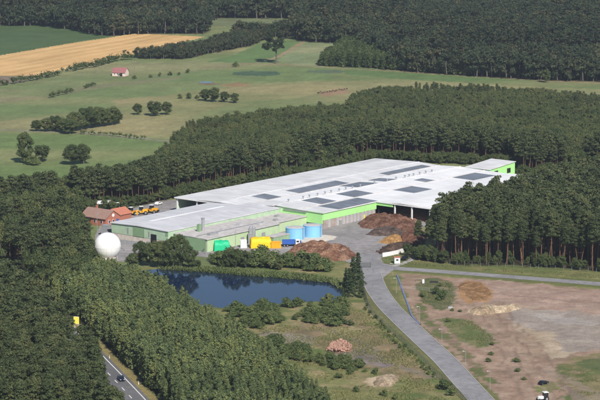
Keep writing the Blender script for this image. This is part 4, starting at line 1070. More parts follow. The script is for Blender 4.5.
for u, v, h, r in ((-56, -17.5, 5.2, .75),):
    s = MB(); q = UV(u, v, 5.6); s.tube(q, q + Vector((0, 0, h)), r, r * .9, M['steel'], 14); s.tube(q + Vector((0, 0, h)), q + Vector((0, 0, h + .3)), r * 1.2, r * 1.2, M['grey_metal'], 14); part_at(s, 'chimney', annex, AL)
s = MB(); q = UV(-58.5, -17.5, 5.6); s.box((q.x, q.y, 7.2), (1.3, 1.3, 3.2), M['dark_green'], T0); part_at(s, 'filter_box', annex, AL)
for du in (0, 1.7):
    s = MB(); q = UV(-42.6 + du * .9, -2.2 + du * .2, 0); s.tube(q, q + Vector((0, 0, 6.8)), .85, .85, M['steel'], 16); s.tube(q + Vector((0, 0, 6.8)), q + Vector((0, 0, 7.4)), .85, .25, M['steel'], 16); part_at(s, 'silo', annex, AL)
for u, v, sx, sy, h in ((-61.5, -8, 3.4, 1.6, 1.0), (-58, -7, 1.6, 1.4, .8), (-36, -14, 2.4, 1.8, .9), (-30, -8, 1.8, 1.8, .8), (-50, -12, 1.2, 1.2, .7)):
    s = MB(); q = UV(u, v, 5.62); s.box((q.x, q.y, 5.62 + h / 2), (sx, sy, h), M['grey_metal' if u < -60 else 'pillar'], T0); part_at(s, 'roof_unit', annex, AL)
s = MB(); a_, b_2 = UV(-68, -10.5, 5.9), UV(-24, -10.5, 5.9); s.tube(a_, b_2, .16, .16, M['steel'], 8); part_at(s, 'pipe', annex, AL)
# lower link building behind the tanks
lk = thing('link_building', 'low flat link block between the annex and the bright green gable', 'annex', UV(-8, -14)); LL = lk.location.copy()
w = MB(); P = [UV(-21.3, -9), UV(3.9, -9), UV(3.9, -23.2), UV(-21.3, -23.2)]; w.prism([(p.x, p.y) for p in P], 0, 4.4, M['pale_green']); part_at(w, 'wall', lk, LL)
w = MB(); P = [UV(-21.5, -8.6), UV(3.9, -8.6), UV(3.9, -23.3), UV(-21.5, -23.3)]; w.prism([(p.x, p.y) for p in P], 4.403, 4.7, M['roof_flat']); part_at(w, 'roof', lk, LL)
for u, v in ((-14, -12), (-6, -18)):
    s = MB(); q = UV(u, v, 4.7); s.box((q.x, q.y, 5.1), (2.0, 1.5, .8), M['grey_metal'], T0); part_at(s, 'roof_unit', lk, LL)

# far shed
sh = thing('far_shed', 'separate shed with grey roof and bright green walls behind the hall', 'shed', UV(156, -16)); SL = sh.location.copy()
w = MB(); P = [UV(148, -10), UV(170, -10), UV(170, -24), UV(148, -24)]; w.prism([(p.x, p.y) for p in P], 0, [7.6, 9.0, 9.0, 7.6], M['bright_green']); part_at(w, 'wall', sh, SL)
w = MB(); P = [UV(147.6, -9.6), UV(170.4, -9.6), UV(170.4, -24.4), UV(147.6, -24.4)]; w.prism([(p.x, p.y) for p in P], [7.62, 9.02, 9.02, 7.62], [7.9, 9.3, 9.3, 7.9], M['roof_grey']); part_at(w, 'roof', sh, SL)
for u in (152, 163):
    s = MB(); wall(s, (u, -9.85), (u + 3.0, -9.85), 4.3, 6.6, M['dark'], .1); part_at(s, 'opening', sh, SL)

# green equipment cabin, tanks, pad
def px_thing(name, label, cat, px, py, rz=T0, group=None):
    x, y = G(px, py); return thing(name, label, cat, (x, y, 0.03), rz, group)
cb = px_thing('equipment_cabin', 'small green corrugated cabin with flat beige roof beside the blue tanks', 'cabin', 277.5, 243.5)
m = MB(); m.box((0, 0, 1.75), (10.5, 4.6, 3.5), M['muted_green'])
for i in range(22): m.box((-5 + i * .476, -2.34, 1.75), (.16, .1, 3.3), M['dark_green'])
for i in range(9): m.box((-5.29, -2 + i * .5, 1.75), (.1, .16, 3.3), M['dark_green'])
m.build('wall', cb); MB().box((0, 0, 3.63), (10.9, 5.0, .22), M['roof_flat']).build('roof', cb)
for px, py, lab in ((295.2, 239.2, 'light blue round tank next to the green cabin, left of the pair'), (312.6, 236.8, 'light blue round tank nearest the yard, right of the pair')):
    tk = px_thing('storage_tank', lab, 'tank', px, py)
    tk.location.z = .35
    MB().lathe([(4.15, 0), (4.15, 4.7), (4.25, 4.72), (4.25, 4.85), (4.1, 4.9)], M['tank_blue'], 40).build('shell', tk)
    MB().lathe([(4.05, 4.86), (2.0, 5.1), (.2, 5.25)], M['tank_top'], 40).build('roof', tk)
    m = MB()
    for i in range(20): t_ = i * math.pi / 10; m.box((4.16 * math.cos(t_), 4.16 * math.sin(t_), 2.35), (.03, .05, 4.6), M['tank_blue'], t_)
    m.build('rib', tk)
    m = MB()
    for s_ in (-.25, .25): m.tube((s_, -4.45, 0), (s_, -4.45, 5.7), .05, .05, M['steel'], 6)
    for i in range(13): m.tube((-.25, -4.45, .4 + i * .4), (.25, -4.45, .4 + i * .4), .03, .03, M['steel'], 5)
    m.build('ladder', tk)
pad = GP([(262, 246), (300, 245.5), (318, 243), (334, 239.5), (337, 237), (325, 235.5), (300, 235.5), (275, 240)])
m = MB(); m.prism([(p[0], p[1]) for p in pad], 0, .34, M['concrete']); o = m.build('concrete_pad'); tag(o, kind='structure')

# tarpaulin covered stacks, containers, vehicles at the annex
def lumpy(name, L, W, H, m, seed):
    """tarpaulin drawn over a stack: box with rounded shoulders and folds"""
    r = np.random.default_rng(seed); nx, ny = 26, 14; vs = []; fs = []
    for i in range(nx + 1):
        for j in range(ny + 1):
            a = i / nx * 2 - 1; c = j / ny * 2 - 1
            x = np.sign(a) * min(1, abs(a) * 1.22) * L / 2; y = np.sign(c) * min(1, abs(c) * 1.3) * W / 2
            e = max(0, (abs(a) - .80) / .2) if abs(a) > .80 else 0; g = max(0, (abs(c) - .74) / .26) if abs(c) > .74 else 0
            z = H * (1 - max(e, g)) * (.86 + .28 * float(fbm(a * 3 + seed, c * 3, 1.0, 3, 4))) if max(e, g) < .999 else 0
            k = 1 + .02 * math.sin(i * 1.9 + j * .7) * (max(e, g) > 0)
            vs.append((x * k, y * k, z))
    for i in range(nx):
        for j in range(ny):
            q = i * (ny + 1) + j; fs.append((q, q + ny + 1, q + ny + 2, q + 1))
    return MB().add(vs, fs, m).mesh(name, True)
for nm, lab, cat, px, py, L, W, H, m, sd in (('covered_stack', 'bright yellow tarpaulin covered stack in front of the annex', 'covered stack', 260.5, 247.5, 8.6, 4.2, 4.1, 'yellow', 3), ('covered_stack', 'emerald green tarpaulin covered stack at the left end of the annex', 'covered stack', 221.5, 250.5, 6.4, 3.6, 4.0, 'green_tarp', 5)):
    x, y = G(px, py); o = link(nm, lumpy(nm, L, W, H, M[m], sd), None, (x, y, .03), R(8)); tag(o, lab, cat)
def container(px, py, L, W, H, m, name, label, cat, rz=R(6)):
    t = px_thing(name, label, cat, px, py, rz); b = MB(); b.box((0, 0, H / 2 + .1), (L, W, H - .2), M[m])
    n = int(L / .55)
    for i in range(n): b.box((-L / 2 + (i + .5) * L / n, -W / 2 - .04, H / 2 + .1), (.22, .1, H - .5), M[m])
    b.build('body', t); f = MB()
    for z in (.1, H): 
        for y_ in (-W / 2, W / 2): f.box((0, y_ * 1.02, z), (L + .1, .16, .2), M[m])
        for x_ in (-L / 2, L / 2): f.box((x_ * 1.01, 0, z), (.16, W, .2), M[m])
    f.build('frame', t); return t
container(275.8, 247.8, 4.2, 2.4, 2.5, 'orange', 'skip_container', 'orange container right of the yellow stack', 'container')
container(106.5, 235.6, 3.6, 3.0, 4.6, 'grey_metal', 'storage_box', 'grey box building between the brick house and the white dome', 'storage box', R(-30))
container(243.5, 247.5, 2.6, 2.4, 3.1, 'white', 'big_bag_rack', 'white box with a yellow top left of the yellow stack', 'container')
container(250.3, 243.8, 1.9, 1.6, 4.3, 'grey_metal', 'control_cabinet', 'dark control cabinet standing against the annex wall', 'cabinet')
def wheel(mb, c, r, w, ax=1):
    p = Vector(c); d = Vector((0, w / 2, 0)) if ax == 1 else Vector((w / 2, 0, 0))
    mb.tube(p - d, p + d, r, r, M['rubber'], 16); mb.tube(p - d * 1.05, p + d * 1.05, r * .5, r * .5, M['grey_metal'], 12)
def lorry(px, py, rz, label):
    t = px_thing('tipper_lorry', label, 'lorry', px, py, rz)
    b = MB(); b.box((.8, 0, 1.95), (5.2, 2.4, 1.7), M['blue'], 0, 1.04); b.box((.8, 0, 1.05), (5.4, 1.0, .3), M['grey_metal']); b.build('tipper_body', t)
    c = MB(); c.box((-3.0, 0, 1.75), (1.9, 2.3, 2.3), M['white'], 0, .93); c.build('cab', t, bevel=.12)
    g = MB(); g.box((-3.93, 0, 2.15), (.1, 1.9, .8), M['glass']); g.box((-3.0, 1.11, 2.2), (1.1, .1, .7), M['glass']); g.box((-3.0, -1.11, 2.2), (1.1, .1, .7), M['glass']); g.build('windscreen', t)
    for x_ in (-3.0, 1.4, 2.7):
        for y_ in (-1.05, 1.05): w_ = MB(); wheel(w_, (x_, y_, .52), .52, .4); w_.build('wheel', t)
lorry(290.5, 246.3, R(185), 'blue and white tipper lorry beside the brown bark heap')
container(297, 244.8, 3.4, 2.2, 1.5, 'blue', 'skip_container', 'blue open skip at the foot of the light blue tanks', 'container')

# gas dome
x, y = G(107, 259.5)
r_ = 13.4 / scale_at(259)
dome = thing('gas_dome', 'big white spherical gas holder beside the green wing', 'gas holder', (x, y + r_ * .6, 0))
prof = [(r_ * math.sin(t_), r_ * .93 - r_ * math.cos(t_)) for t_ in np.linspace(.5, math.pi - .02, 30)]
MB().lathe(prof, M['membrane'], 56).build('membrane', dome, True)
m = MB()
for i in range(16):
    a_ = i * math.pi / 8
    pts = [((q + .015) * math.cos(a_), (q + .015) * math.sin(a_), z_) for q, z_ in prof[::2]]
    for p, q in zip(pts[:-1], pts[1:]): m.tube(p, q, .035, .035, M['pillar'], 4, False)
m.build('seam', dome)
MB().lathe([(r_ * .99 + .03, r_ * .80), (r_ * 1.0 + .05, r_ * .9), (r_ * .99 + .03, r_ * 1.0)], M['white'], 56).build('girdle', dome)
MB().tube((r_ * .75, -r_ * .5, 0), (r_ * .75, -r_ * .5, 1.6), .3, .3, M['steel'], 10).build('valve_pipe', dome)
MB().lathe([(r_ * .72, -.05), (r_ * .72, .55), (r_ * .5, .56)], M['concrete'], 40).build('base', dome)

# brick house
bx_, by_ = G(101, 223.5)
hs = thing('brick_house', 'red brick house with a brown tiled gable roof left of the factory wing', 'house', (bx_, by_, 0), T0 - math.pi / 2)
L_, W_, E_, RG = 15.0, 9.6, 3.6, 6.6
w = MB()
hx, hy = L_ / 2, W_ / 2
w.add([(-hx, -hy, 0), (hx, -hy, 0), (hx, hy, 0), (-hx, hy, 0), (-hx, -hy, E_), (hx, -hy, E_), (hx, hy, E_), (-hx, hy, E_), (-hx, 0, RG), (hx, 0, RG)],
      [(0, 1, 5, 4), (1, 2, 6, 9, 5), (2, 3, 7, 6), (3, 0, 4, 8, 7)], M['brick']); w.build('wall', hs)
rr = MB(); k_ = .55; e = k_ * (RG - E_) / hy
for s_ in (-1, 1):
    a = [(-hx - .4, s_ * (hy + k_), E_ - e), (hx + .4, s_ * (hy + k_), E_ - e), (hx + .4, 0, RG + .05), (-hx - .4, 0, RG + .05)]
    n_ = [(p[0], p[1], p[2] + .22) for p in a]
    rr.add(a + n_, [(4, 5, 6, 7), (3, 2, 1, 0), (0, 1, 5, 4), (1, 2, 6, 5), (3, 0, 4, 7)], M['tile'])
rf_ = rr.build('roof', hs); MB().box((-3, .6, RG + .6), (.8, .8, 1.6), M['brick']).build('chimney', rf_)
MB().tube((hx + .02, 0, 4.6), (hx + .12, 0, 4.6), .75, .75, M['white'], 18).build('clock', hs)
for y_, z_ in ((-2.6, 2.0), (0, 2.0)):
    m = MB(); m.box((hx + .05, y_, z_), (.1, 1.1, 1.5), M['white']); wf = m.build('window', hs); MB().box((hx + .12, y_, z_), (.06, .85, 1.25), M['glass']).build('pane', wf)
for x_ in (-6, -3, 1, 5):
    m = MB(); m.box((x_, -hy - .05, 2.0), (1.1, .1, 1.5), M['white']); wf = m.build('window', hs); MB().box((x_, -hy - .12, 2.0), (.85, .06, 1.25), M['glass']).build('pane', wf)
MB().box((hx + .06, 2.8, 1.3), (.12, 1.5, 2.6), M['blue']).build('door', hs)
MB().box((-4.0, -hy - .8, 3.3), (7.5, 1.6, .16), M['dark']).build('awning', hs)
# orange roofed side wing
bx_, by_ = G(118, 219.5)
h2 = thing('brick_outbuilding', 'brick outbuilding with a bright red tiled roof adjoining the brick house', 'outbuilding', (bx_, by_, 0), T0)
w = MB(); hx, hy, E2, R2_ = 4.5, 4.0, 3.0, 5.2
w.add([(-hx, -hy, 0), (hx, -hy, 0), (hx, hy, 0), (-hx, hy, 0), (-hx, -hy, E2), (hx, -hy, E2), (hx, hy, E2), (-hx, hy, E2), (-hx, 0, R2_), (hx, 0, R2_)], [(0, 1, 5, 4), (1, 2, 6, 9, 5), (2, 3, 7, 6), (3, 0, 4, 8, 7)], M['brick']); w.build('wall', h2)
rr = MB()
for s_ in (-1, 1):
    a = [(-hx - .3, s_ * (hy + .4), E2 - .22), (hx + .3, s_ * (hy + .4), E2 - .22), (hx + .3, 0, R2_ + .04), (-hx - .3, 0, R2_ + .04)]; n_ = [(p[0], p[1], p[2] + .2) for p in a]
    rr.add(a + n_, [(4, 5, 6, 7), (3, 2, 1, 0), (0, 1, 5, 4), (1, 2, 6, 5), (3, 0, 4, 7)], M['tile_red'])
rr.build('roof', h2)
# open shelter behind
st = px_thing('open_shelter', 'white roofed open shelter at the wood edge behind the brick house', 'shelter', 107, 209, R(20))
MB().prism([(-5.5, -2.4), (5.5, -2.4), (5.5, 2.4), (-5.5, 2.4)], [2.9, 2.9, 3.5, 3.5], [3.1, 3.1, 3.7, 3.7], M['white']).build('roof', st)
m = MB(); m.box((0, 2.3, 1.55), (10.6, .15, 3.1), M['dark_green']); m.box((-5.3, 0, 1.4), (.15, 4.6, 2.8), M['dark_green']); m.build('wall', st)
pmesh = MB().box((0, 0, 1.45), (.18, .18, 2.9), M['grey_metal']).mesh('post')
for x_ in (-5.2, 0, 5.2): link('post', pmesh, st, (x_, -2.2, 0))

# wheel loaders in the back yard
def loader(px, py, rz, label, paint='machine'):
    t = px_thing('wheel_loader', label, 'wheel loader', px, py, rz, 'wheel loaders parked behind the wing')
    b = MB(); b.box((-1.7, 0, 1.75), (2.8, 2.1, 1.5), M[paint], 0, .86); b.box((.9, 0, 1.3), (2.2, 1.3, .9), M[paint]); b.box((-3.2, 0, 1.2), (.5, 2.3, .9), M['rubber']); b.build('body', t, bevel=.08)
    c = MB(); c.box((-.1, 0, 3.0), (1.7, 1.7, 1.5), M['glass'], 0, .92); c.box((-.1, 0, 3.82), (1.8, 1.8, .16), M['white']); c.build('cab', t)
    for y_ in (-.6, .6):
        a = MB(); a.tube((1.2, y_, 2.1), (3.2, y_, 1.1), .22, .18, M[paint], 8); a.build('lift_arm', t)
    k = MB(); n = 8; pr = [(3.0 + 1.25 * math.cos(q), .95 + .95 * math.sin(q)) for q in np.linspace(1.9, 5.4, n)]
    vs = [(x_, s_ * 1.5, z_) for s_ in (-1, 1) for x_, z_ in pr]
    k.add(vs, [(i, i + 1, n + i + 1, n + i) for i in range(n - 1)] + [tuple(range(n)), tuple(range(2 * n - 1, n - 1, -1))], M['rubber' if paint != 'machine' else 'machine']); k.build('bucket', t)
    for x_ in (-1.9, 1.5):
        for y_ in (-1.05, 1.05): w_ = MB(); wheel(w_, (x_, y_, .85), .85, .65); w_.build('wheel', t)
loader(124, 216.2, R(175), 'dark machine at the left end of the parked wheel loaders', 'rubber')
loader(131, 215.5, R(40), 'orange wheel loader second from the left in the row')
loader(141, 214.6, R(195), 'orange wheel loader in the middle of the row with white cab roof')
loader(151.5, 213.2, R(160), 'orange wheel loader at the right end of the row')
# parked cars
def car(px, py, rz, paint, label, z=.03, name='parked_car', cat='car', s=1.0):
    x, y = G(px, py); t = thing(name, label, cat, (x, y, z), rz); t.scale = (s, s, s)
    prof = [(-2.15, .35), (2.15, .35), (2.2, .75), (1.9, .92), (1.0, 1.0), (.45, 1.42), (-1.1, 1.45), (-1.85, 1.0), (-2.2, .9)]
    def side(w, pr, m, mb):
        n = len(pr); mb.add([(a, -w, b2) for a, b2 in pr] + [(a, w, b2) for a, b2 in pr], [tuple(range(n)), tuple(range(2 * n - 1, n - 1, -1))] + [(i, n + i, n + (i + 1) % n, (i + 1) % n) for i in range(n)], m)
    b = MB(); side(.87, prof, M[paint], b); b.build('body', t, bevel=.06)
    g = MB(); side(.885, [(.86, 1.02), (.40, 1.36), (-1.05, 1.38), (-1.6, 1.03)], M['glass'], g); g.box((.75, 0, 1.22), (.62, 1.5, .05), M['glass']); g.build('window', t)
    ws = MB(); ws.add([(1.02, -.74, 1.02), (1.02, .74, 1.02), (.50, .66, 1.40), (.50, -.66, 1.40)], [(0, 1, 2, 3)], M['glass']); ws.build('windscreen', t)
    for x_ in (-1.35, 1.35):
        for y_ in (-.8, .8): w_ = MB(); wheel(w_, (x_, y_, .33), .33, .22); w_.build('wheel', t)
    for y_ in (-.6, .6): MB().box((2.17, y_, .72), (.1, .32, .14), M['white']).build('headlight', t)
    return t
i_ = min(range(len(HWY_C)), key=lambda i: abs(PX(*HWY_C[i])[1] - 379))
d_ = Vector(HWY_C[i_ + 1]) - Vector(HWY_C[i_ - 1])
car(121, 380.5, math.atan2(d_.y, d_.x), 'blue_car', 'dark blue car driving on the highway below the yellow sign', .045, 'driving_car')
car(405, 259.8, R(75), 'black_paint', 'black car parked behind the white hut at the wood edge', .0, s=1.15)
car(543.5, 384.5, R(40), 'black_paint', 'black car parked on the bare dirt near the bottom edge', .1, s=.85)
car(147, 211, R(20), 'white', 'white car parked behind the wheel loaders') if False else None
car(158.5, 204.8, R(60), 'white', 'white car parked at the wood edge beyond the wheel loaders')
# white machine at the lower edge
x, y = G(543, 401)
tr_ = thing('small_tractor', 'white tractor with dark cab on the dirt at the bottom edge', 'tractor', (x, y, .05), R(200))
MB().box((.9, 0, 1.15), (2.0, 1.0, .9), M['white'], 0, .9).build('bonnet', tr_, bevel=.08)
m = MB(); m.box((-.8, 0, 1.9), (1.5, 1.5, 1.6), M['glass'], 0, .92); m.box((-.8, 0, 2.76), (1.7, 1.7, .14), M['white']); m.build('cab', tr_)
for x_, r1 in ((-.9, .75), (1.5, .5)):
    for y_ in (-.85, .85): w_ = MB(); wheel(w_, (x_, y_, r1), r1, .4); w_.build('wheel', tr_)

# ------------------------------------------------------------------ heaps
def heap(name, px_poly, H, c1, c2, label, cat='heap', seed=1, step=.55, chunk=.35, slope=.8):
    poly = GP(px_poly); p = np.array(poly)
    xs = np.arange(p[:, 0].min() - 1, p[:, 0].max() + 1, step); ys = np.arange(p[:, 1].min() - 1, p[:, 1].max() + 1, step * 1.3)
    ax, ay = np.meshgrid(xs, ys); x, y = ax.ravel(), ay.ravel()
    x = x + (vnoise(x * 3 + seed, y * 3) - .5) * step * .7; y = y + (vnoise(x * 3 + 9, y * 3 + seed) - .5) * step
    ins = inside(poly, x + (fbm(x, y, 5, 3, seed) - .5) * 3, y + (fbm(x, y, 5, 3, seed + 1) - .5) * 3)
    d = np.where(ins, dist_line(poly + [poly[0]], x, y), 0)
    z = H * (1 - np.exp(-d * slope / H)) * (.30 + 1.3 * fbm(x, y, 5, 5, seed + 2)) + (fbm(x, y, 1.3, 3, seed + 3) - .45) * chunk * 3.2 * np.minimum(1, d)
    z = np.where(ins, np.maximum(z, .02), -.15)
    c = mix(c1, c2, sm(fbm(x, y, 3.0, 4, seed + 5), .32, .66)) * (.5 + .75 * fbm(x, y, 1.2, 3, seed + 6))[:, None]
    idx = np.arange(ax.size).reshape(ax.shape); Q = np.stack([idx[:-1, :-1], idx[:-1, 1:], idx[1:, 1:], idx[1:, :-1]], -1).reshape(-1, 4)
    Q = Q[ins[Q].any(1)]; used, inv = np.unique(Q, return_inverse=True)
    o = link(name, np_mesh(name, np.c_[x, y, z + .03][used], inv.reshape(-1, 4), [M['pile']], attrs={'col': c[used]}))
    return tag(o, label, cat)
heap('bark_heap', [(283, 256), (291, 249), (305, 245.5), (325, 244.8), (342, 247), (354, 252), (357, 256), (346, 260.5), (330, 262), (305, 262), (288, 262)], 3.6, (.18, .088, .058), (.37, .215, .14), 'long reddish brown heap of bark and wood beside the pond bank', seed=2, chunk=.6)
heap('bark_heap', [(357, 224), (366, 217.5), (384, 216), (402, 217.5), (415, 222), (418, 230), (405, 233), (392, 231.5), (376, 229.5), (362, 228.5)], 2.6, (.14, .070, .050), (.27, .15, .105), 'dark red bark heap in front of the open storage bay', seed=3, chunk=.5)
heap('bark_heap', [(366, 235), (374, 229), (386, 227.5), (402, 231), (408, 234.5), (396, 236.5), (380, 236.5)], 2.8, (.10, .075, .065), (.19, .14, .12), 'grey brown heap in front of the dark red bark heap', seed=4)
heap('wood_chip_heap', [(379, 243), (383, 238.5), (398, 236.5), (404, 238), (403, 244), (392, 244.5)], 2.6, (.46, .26, .10), (.62, .38, .17), 'small orange heap of fresh wood chips in the yard', seed=5)
heap('bark_heap', [(378, 253), (386, 246), (400, 244), (414, 245.5), (416, 250), (404, 250.5), (392, 252.5), (382, 254.5)], 3.0, (.06, .045, .038), (.15, .10, .075), 'blackish heap behind the low white wall', seed=6)
heap('bark_heap', [(397, 239), (404, 233), (418, 228), (428, 235), (424, 246), (408, 246.5)], 2.9, (.12, .06, .045), (.26, .13, .085), 'brown heap at the edge of the right hand wood', seed=7)
heap('bark_heap', [(384, 214.5), (394, 209), (412, 209.5), (428, 214), (428, 222), (410, 221), (392, 219)], 2.4, (.18, .10, .075), (.28, .16, .12), 'brown heap lying inside the open storage bay', seed=8)
heap('sand_heap', [(468, 312), (478, 308.5), (492, 305.5), (503, 308), (519, 304.5), (521, 309), (510, 312), (498, 313.5), (486, 315.5), (472, 315)], 2.2, (.48, .36, .24), (.60, .48, .335), 'pale sand ridge on the dirt lot', seed=9, chunk=.2)
heap('sand_heap', [(372, 383), (379, 377), (394, 375), (400, 378), (392, 384), (380, 386)], .7, (.42, .32, .22), (.58, .46, .33), 'flat pale sand and rubble patch in the rough grass', seed=10, chunk=.3)
heap('orange_sand_mound', [(459, 286), (466, 282), (481, 283), (491, 291), (488, 300), (470, 301)], .9, (.33, .19, .09), (.40, .24, .125), 'low orange sand mound at the top of the dirt lot', seed=11, chunk=.15, slope=.15)
# heap of brick pallets: lots of broken blocks -> one heap of rubble over a core
bp_ = [(326, 352), (331, 346), (342, 343.5), (352, 347), (350, 352), (338, 354)]
heap('brick_heap', bp_, 1.5, (.30, .17, .12), (.44, .25, .18), 'heap of pale red bricks in the rough grass', seed=12, chunk=.5)
RP = scatter(GP(bp_), .75, .5, 51); r = np.random.default_rng(9); m = MB()
for p in RP: m.box((p[0], p[1], r.uniform(.5, 1.7)), (r.uniform(.5, 1.1), r.uniform(.4, .8), r.uniform(.3, .6)), M['redbrick_block'], r.uniform(0, 3))
tag(m.build('brick_rubble'), 'loose reddish blocks strewn over the brick heap', 'rubble', kind='stuff')

# ------------------------------------------------------------------ walls, fences, posts, signs
m = MB(); P = GP([(382.5, 257), (390, 255.8), (398, 254), (404, 252)])
for p, q in zip(P[:-1], P[1:]):
    d = (Vector(q) - Vector(p)).normalized(); n_ = Vector((-d.y, d.x)) * .2
    m.prism([(p[0] - n_.x, p[1] - n_.y), (p[0] + n_.x, p[1] + n_.y), (q[0] + n_.x, q[1] + n_.y), (q[0] - n_.x, q[1] - n_.y)][::-1], 0, 1.7, M['white'])
tag(m.build('low_wall'), 'low white retaining wall in front of the blackish heap', 'wall')
hut = px_thing('gate_hut', 'small white gate hut with dark window at the road junction', 'hut', 397, 263.3, R(4))
MB().box((0, 0, 1.25), (2.3, 2.0, 2.5), M['white']).build('wall', hut, bevel=.04)
MB().prism([(-1.35, -1.2), (1.35, -1.2), (1.35, 1.2), (-1.35, 1.2)], 2.503, 2.68, M['tile_red']).build('roof', hut)
wd = MB().box((0, -1.02, 1.55), (1.0, .08, .7), M['grey_metal']).build('window', hut); MB().box((0, -1.075, 1.55), (.85, .05, .55), M['glass']).build('pane', wd)
# dark low wall and metal cladding at the back yard
m = MB(); wall(m, (-40, -77), (-14, -77.4), 0, 1.8, M['dark'], .4); tag(m.build('retaining_wall'), 'low dark retaining wall in the back yard behind the wing', 'wall')
m = MB(); wall(m, (-79, -53), (-75, -24), 0, 1.7, M['grey_metal'], .25); tag(m.build('yard_wall'), 'grey yard wall below the end wall of the wing', 'wall')

def fence(pts, h, gap, label, m='fence_green', rails=2, panel=True, pr=.045):
    L = [Vector(p) for p in smooth_line(pts, 8)]; c = L[0]
    t = thing('wire_fence', label, 'fence', (c.x, c.y, 0)); acc = 0; posts = [L[0]]
    for a, b2 in zip(L[:-1], L[1:]):
        l = (b2 - a).length; 
        while acc + l >= gap:
            k = gap - acc; a = a + (b2 - a).normalized() * k; l -= k; acc = 0; posts.append(a)
        acc += l
    pm_ = MB().tube((0, 0, -.2), (0, 0, h), pr, pr, M['grey_metal'], 6).mesh('post')
    for p in posts[:95]: link('post', pm_, t, (p.x - c.x, p.y - c.y, 0))
    w_ = MB(); 
    for a, b2 in zip(posts[:-1], posts[1:]):
        for k in range(rails):
            z = h * (k + 1) / rails - .05; w_.tube((a.x - c.x, a.y - c.y, z), (b2.x - c.x, b2.y - c.y, z), .025, .025, M[m], 4, False)
        if panel:
            d = (b2 - a); n = max(2, int(d.length / .35))
            for i in range(n):
                p = a + d * (i + .5) / n; w_.tube((p.x - c.x, p.y - c.y, .05), (p.x - c.x, p.y - c.y, h - .05), .012, .012, M[m], 3, False)
    w_.build('wire_mesh', t)
    return t
fence(GP([(361.5, 268), (363, 280), (365.5, 298), (371, 312), (383, 325), (400, 340), (420, 359), (436, 375), (460, 397), (480, 416)]), 2.0, 3.2, 'dark green wire fence along the left side of the access road', rails=3)
fence(GP([(436, 262), (470, 266.3), (500, 266.8), (560, 270), (606, 273.5)]), 1.9, 3.4, 'wire fence at the foot of the right hand wood', rails=3)
fence(GP([(400, 289.5), (415, 290), (428, 291.5), (440, 291)]), 1.3, 3, 'short wire fence crossing the green corner of the dirt lot', 'pillar', 2, False)
# gate by the fence
gt = px_thing('field_gate', 'dark metal gate at the road junction, head of the wire fence', 'gate', 364, 267.8, R(3))
m = MB()
for z in (.3, 1.0, 1.9): m.box((0, 0, z), (5.0, .08, .08), M['fence_green'])
for i in range(21): m.box((-2.4 + i * .24, 0, 1.1), (.04, .05, 1.6), M['fence_green'])
m.build('leaf', gt)
pm_ = MB().box((0, 0, 1.1), (.16, .16, 2.2), M['fence_green']).mesh('post')
for x_ in (-2.6, 2.6): link('post', pm_, gt, (x_, 0, 0))
# blue lined ditch edge
m = MB(); L = [Vector(p) for p in smooth_line(GP([(397, 275.5), (399.5, 282), (403, 292), (407.5, 304), (412, 316), (420, 325)]), 8)]
vs = []
for i, p in enumerate(L):
    t_ = (L[min(i + 1, len(L) - 1)] - L[max(i - 1, 0)]).normalized(); n_ = Vector((-t_.y, t_.x))
    for k in range(7):
        a = math.pi * k / 6; q = p + n_ * math.cos(a) * .38; vs.append((q.x, q.y, .04 + math.sin(a) * .34))
m.add(vs, [(i * 7 + k, i * 7 + k + 1, (i + 1) * 7 + k + 1, (i + 1) * 7 + k) for i in range(len(L) - 1) for k in range(6)], M['blue_pipe'])
tag(m.build('blue_pipe', smooth=True), 'long blue plastic pipe lying on the verge right of the access road', 'pipe')
# street lamps along the access road
def lamp(px, py, h, label):
    x, y = G(px, py); t = thing('street_lamp', label, 'street lamp', (x, y, 0), R(200), 'lamps along the access road')
    MB().tube((0, 0, 0), (0, 0, h), .07, .045, M['steel'], 8).build('pole', t)
    MB().tube((0, 0, h - .02), (.75, 0, h + .12), .04, .03, M['white'], 6).build('arm', t)
    MB().box((.95, 0, h + .13), (.5, .2, .1), M['white'], 0, .8).build('lamp_head', t)
for (px, py, h), lab in zip(((392.7, 275, 4.6), (396.3, 293.5, 6.0), (419.5, 323, 6.0), (441.8, 345.5, 5.8), (465.6, 366.5, 5.2), (490, 390, 6.2), (344, 262, 5)), ('white lamp post at the road junction', 'white lamp post beside the upper end of the blue pipe', 'white lamp post at the lower end of the blue pipe', 'white lamp post halfway along the access road', 'white lamp post above the nearest one on the access road', 'nearest white lamp post on the access road', 'white lamp post at the yard entrance beside the bark heap')):
    lamp(px, py, h, lab)
for (px, py, h), lab in zip(((414.6, 251, 0), (97.5, 250, 15.5), (125, 251, 8), (206, 254, 5)), ('', 'tall thin white mast left of the white dome', 'white lamp post between the dome and the wing', 'lamp post at the corner of the annex')):
    if h:
        x, y = G(px, py); t = thing('light_mast', lab, 'lamp post', (x, y, 0), R(30))
        MB().tube((0, 0, 0), (0, 0, h), .13, .07, M['steel'], 8).build('pole', t); MB().box((.3, 0, h + .08), (.9, .3, .16), M['steel']).build('lamp_head', t)
x, y = G(235.5, 251)
t = thing('light_mast', 'pale lamp post rising in front of the annex', 'lamp post', (x, y, 0)); MB().tube((0, 0, 0), (0, 0, 8.6), .14, .09, M['steel'], 8).build('pole', t); MB().box((.3, 0, 8.65), (.9, .3, .16), M['steel']).build('lamp_head', t)
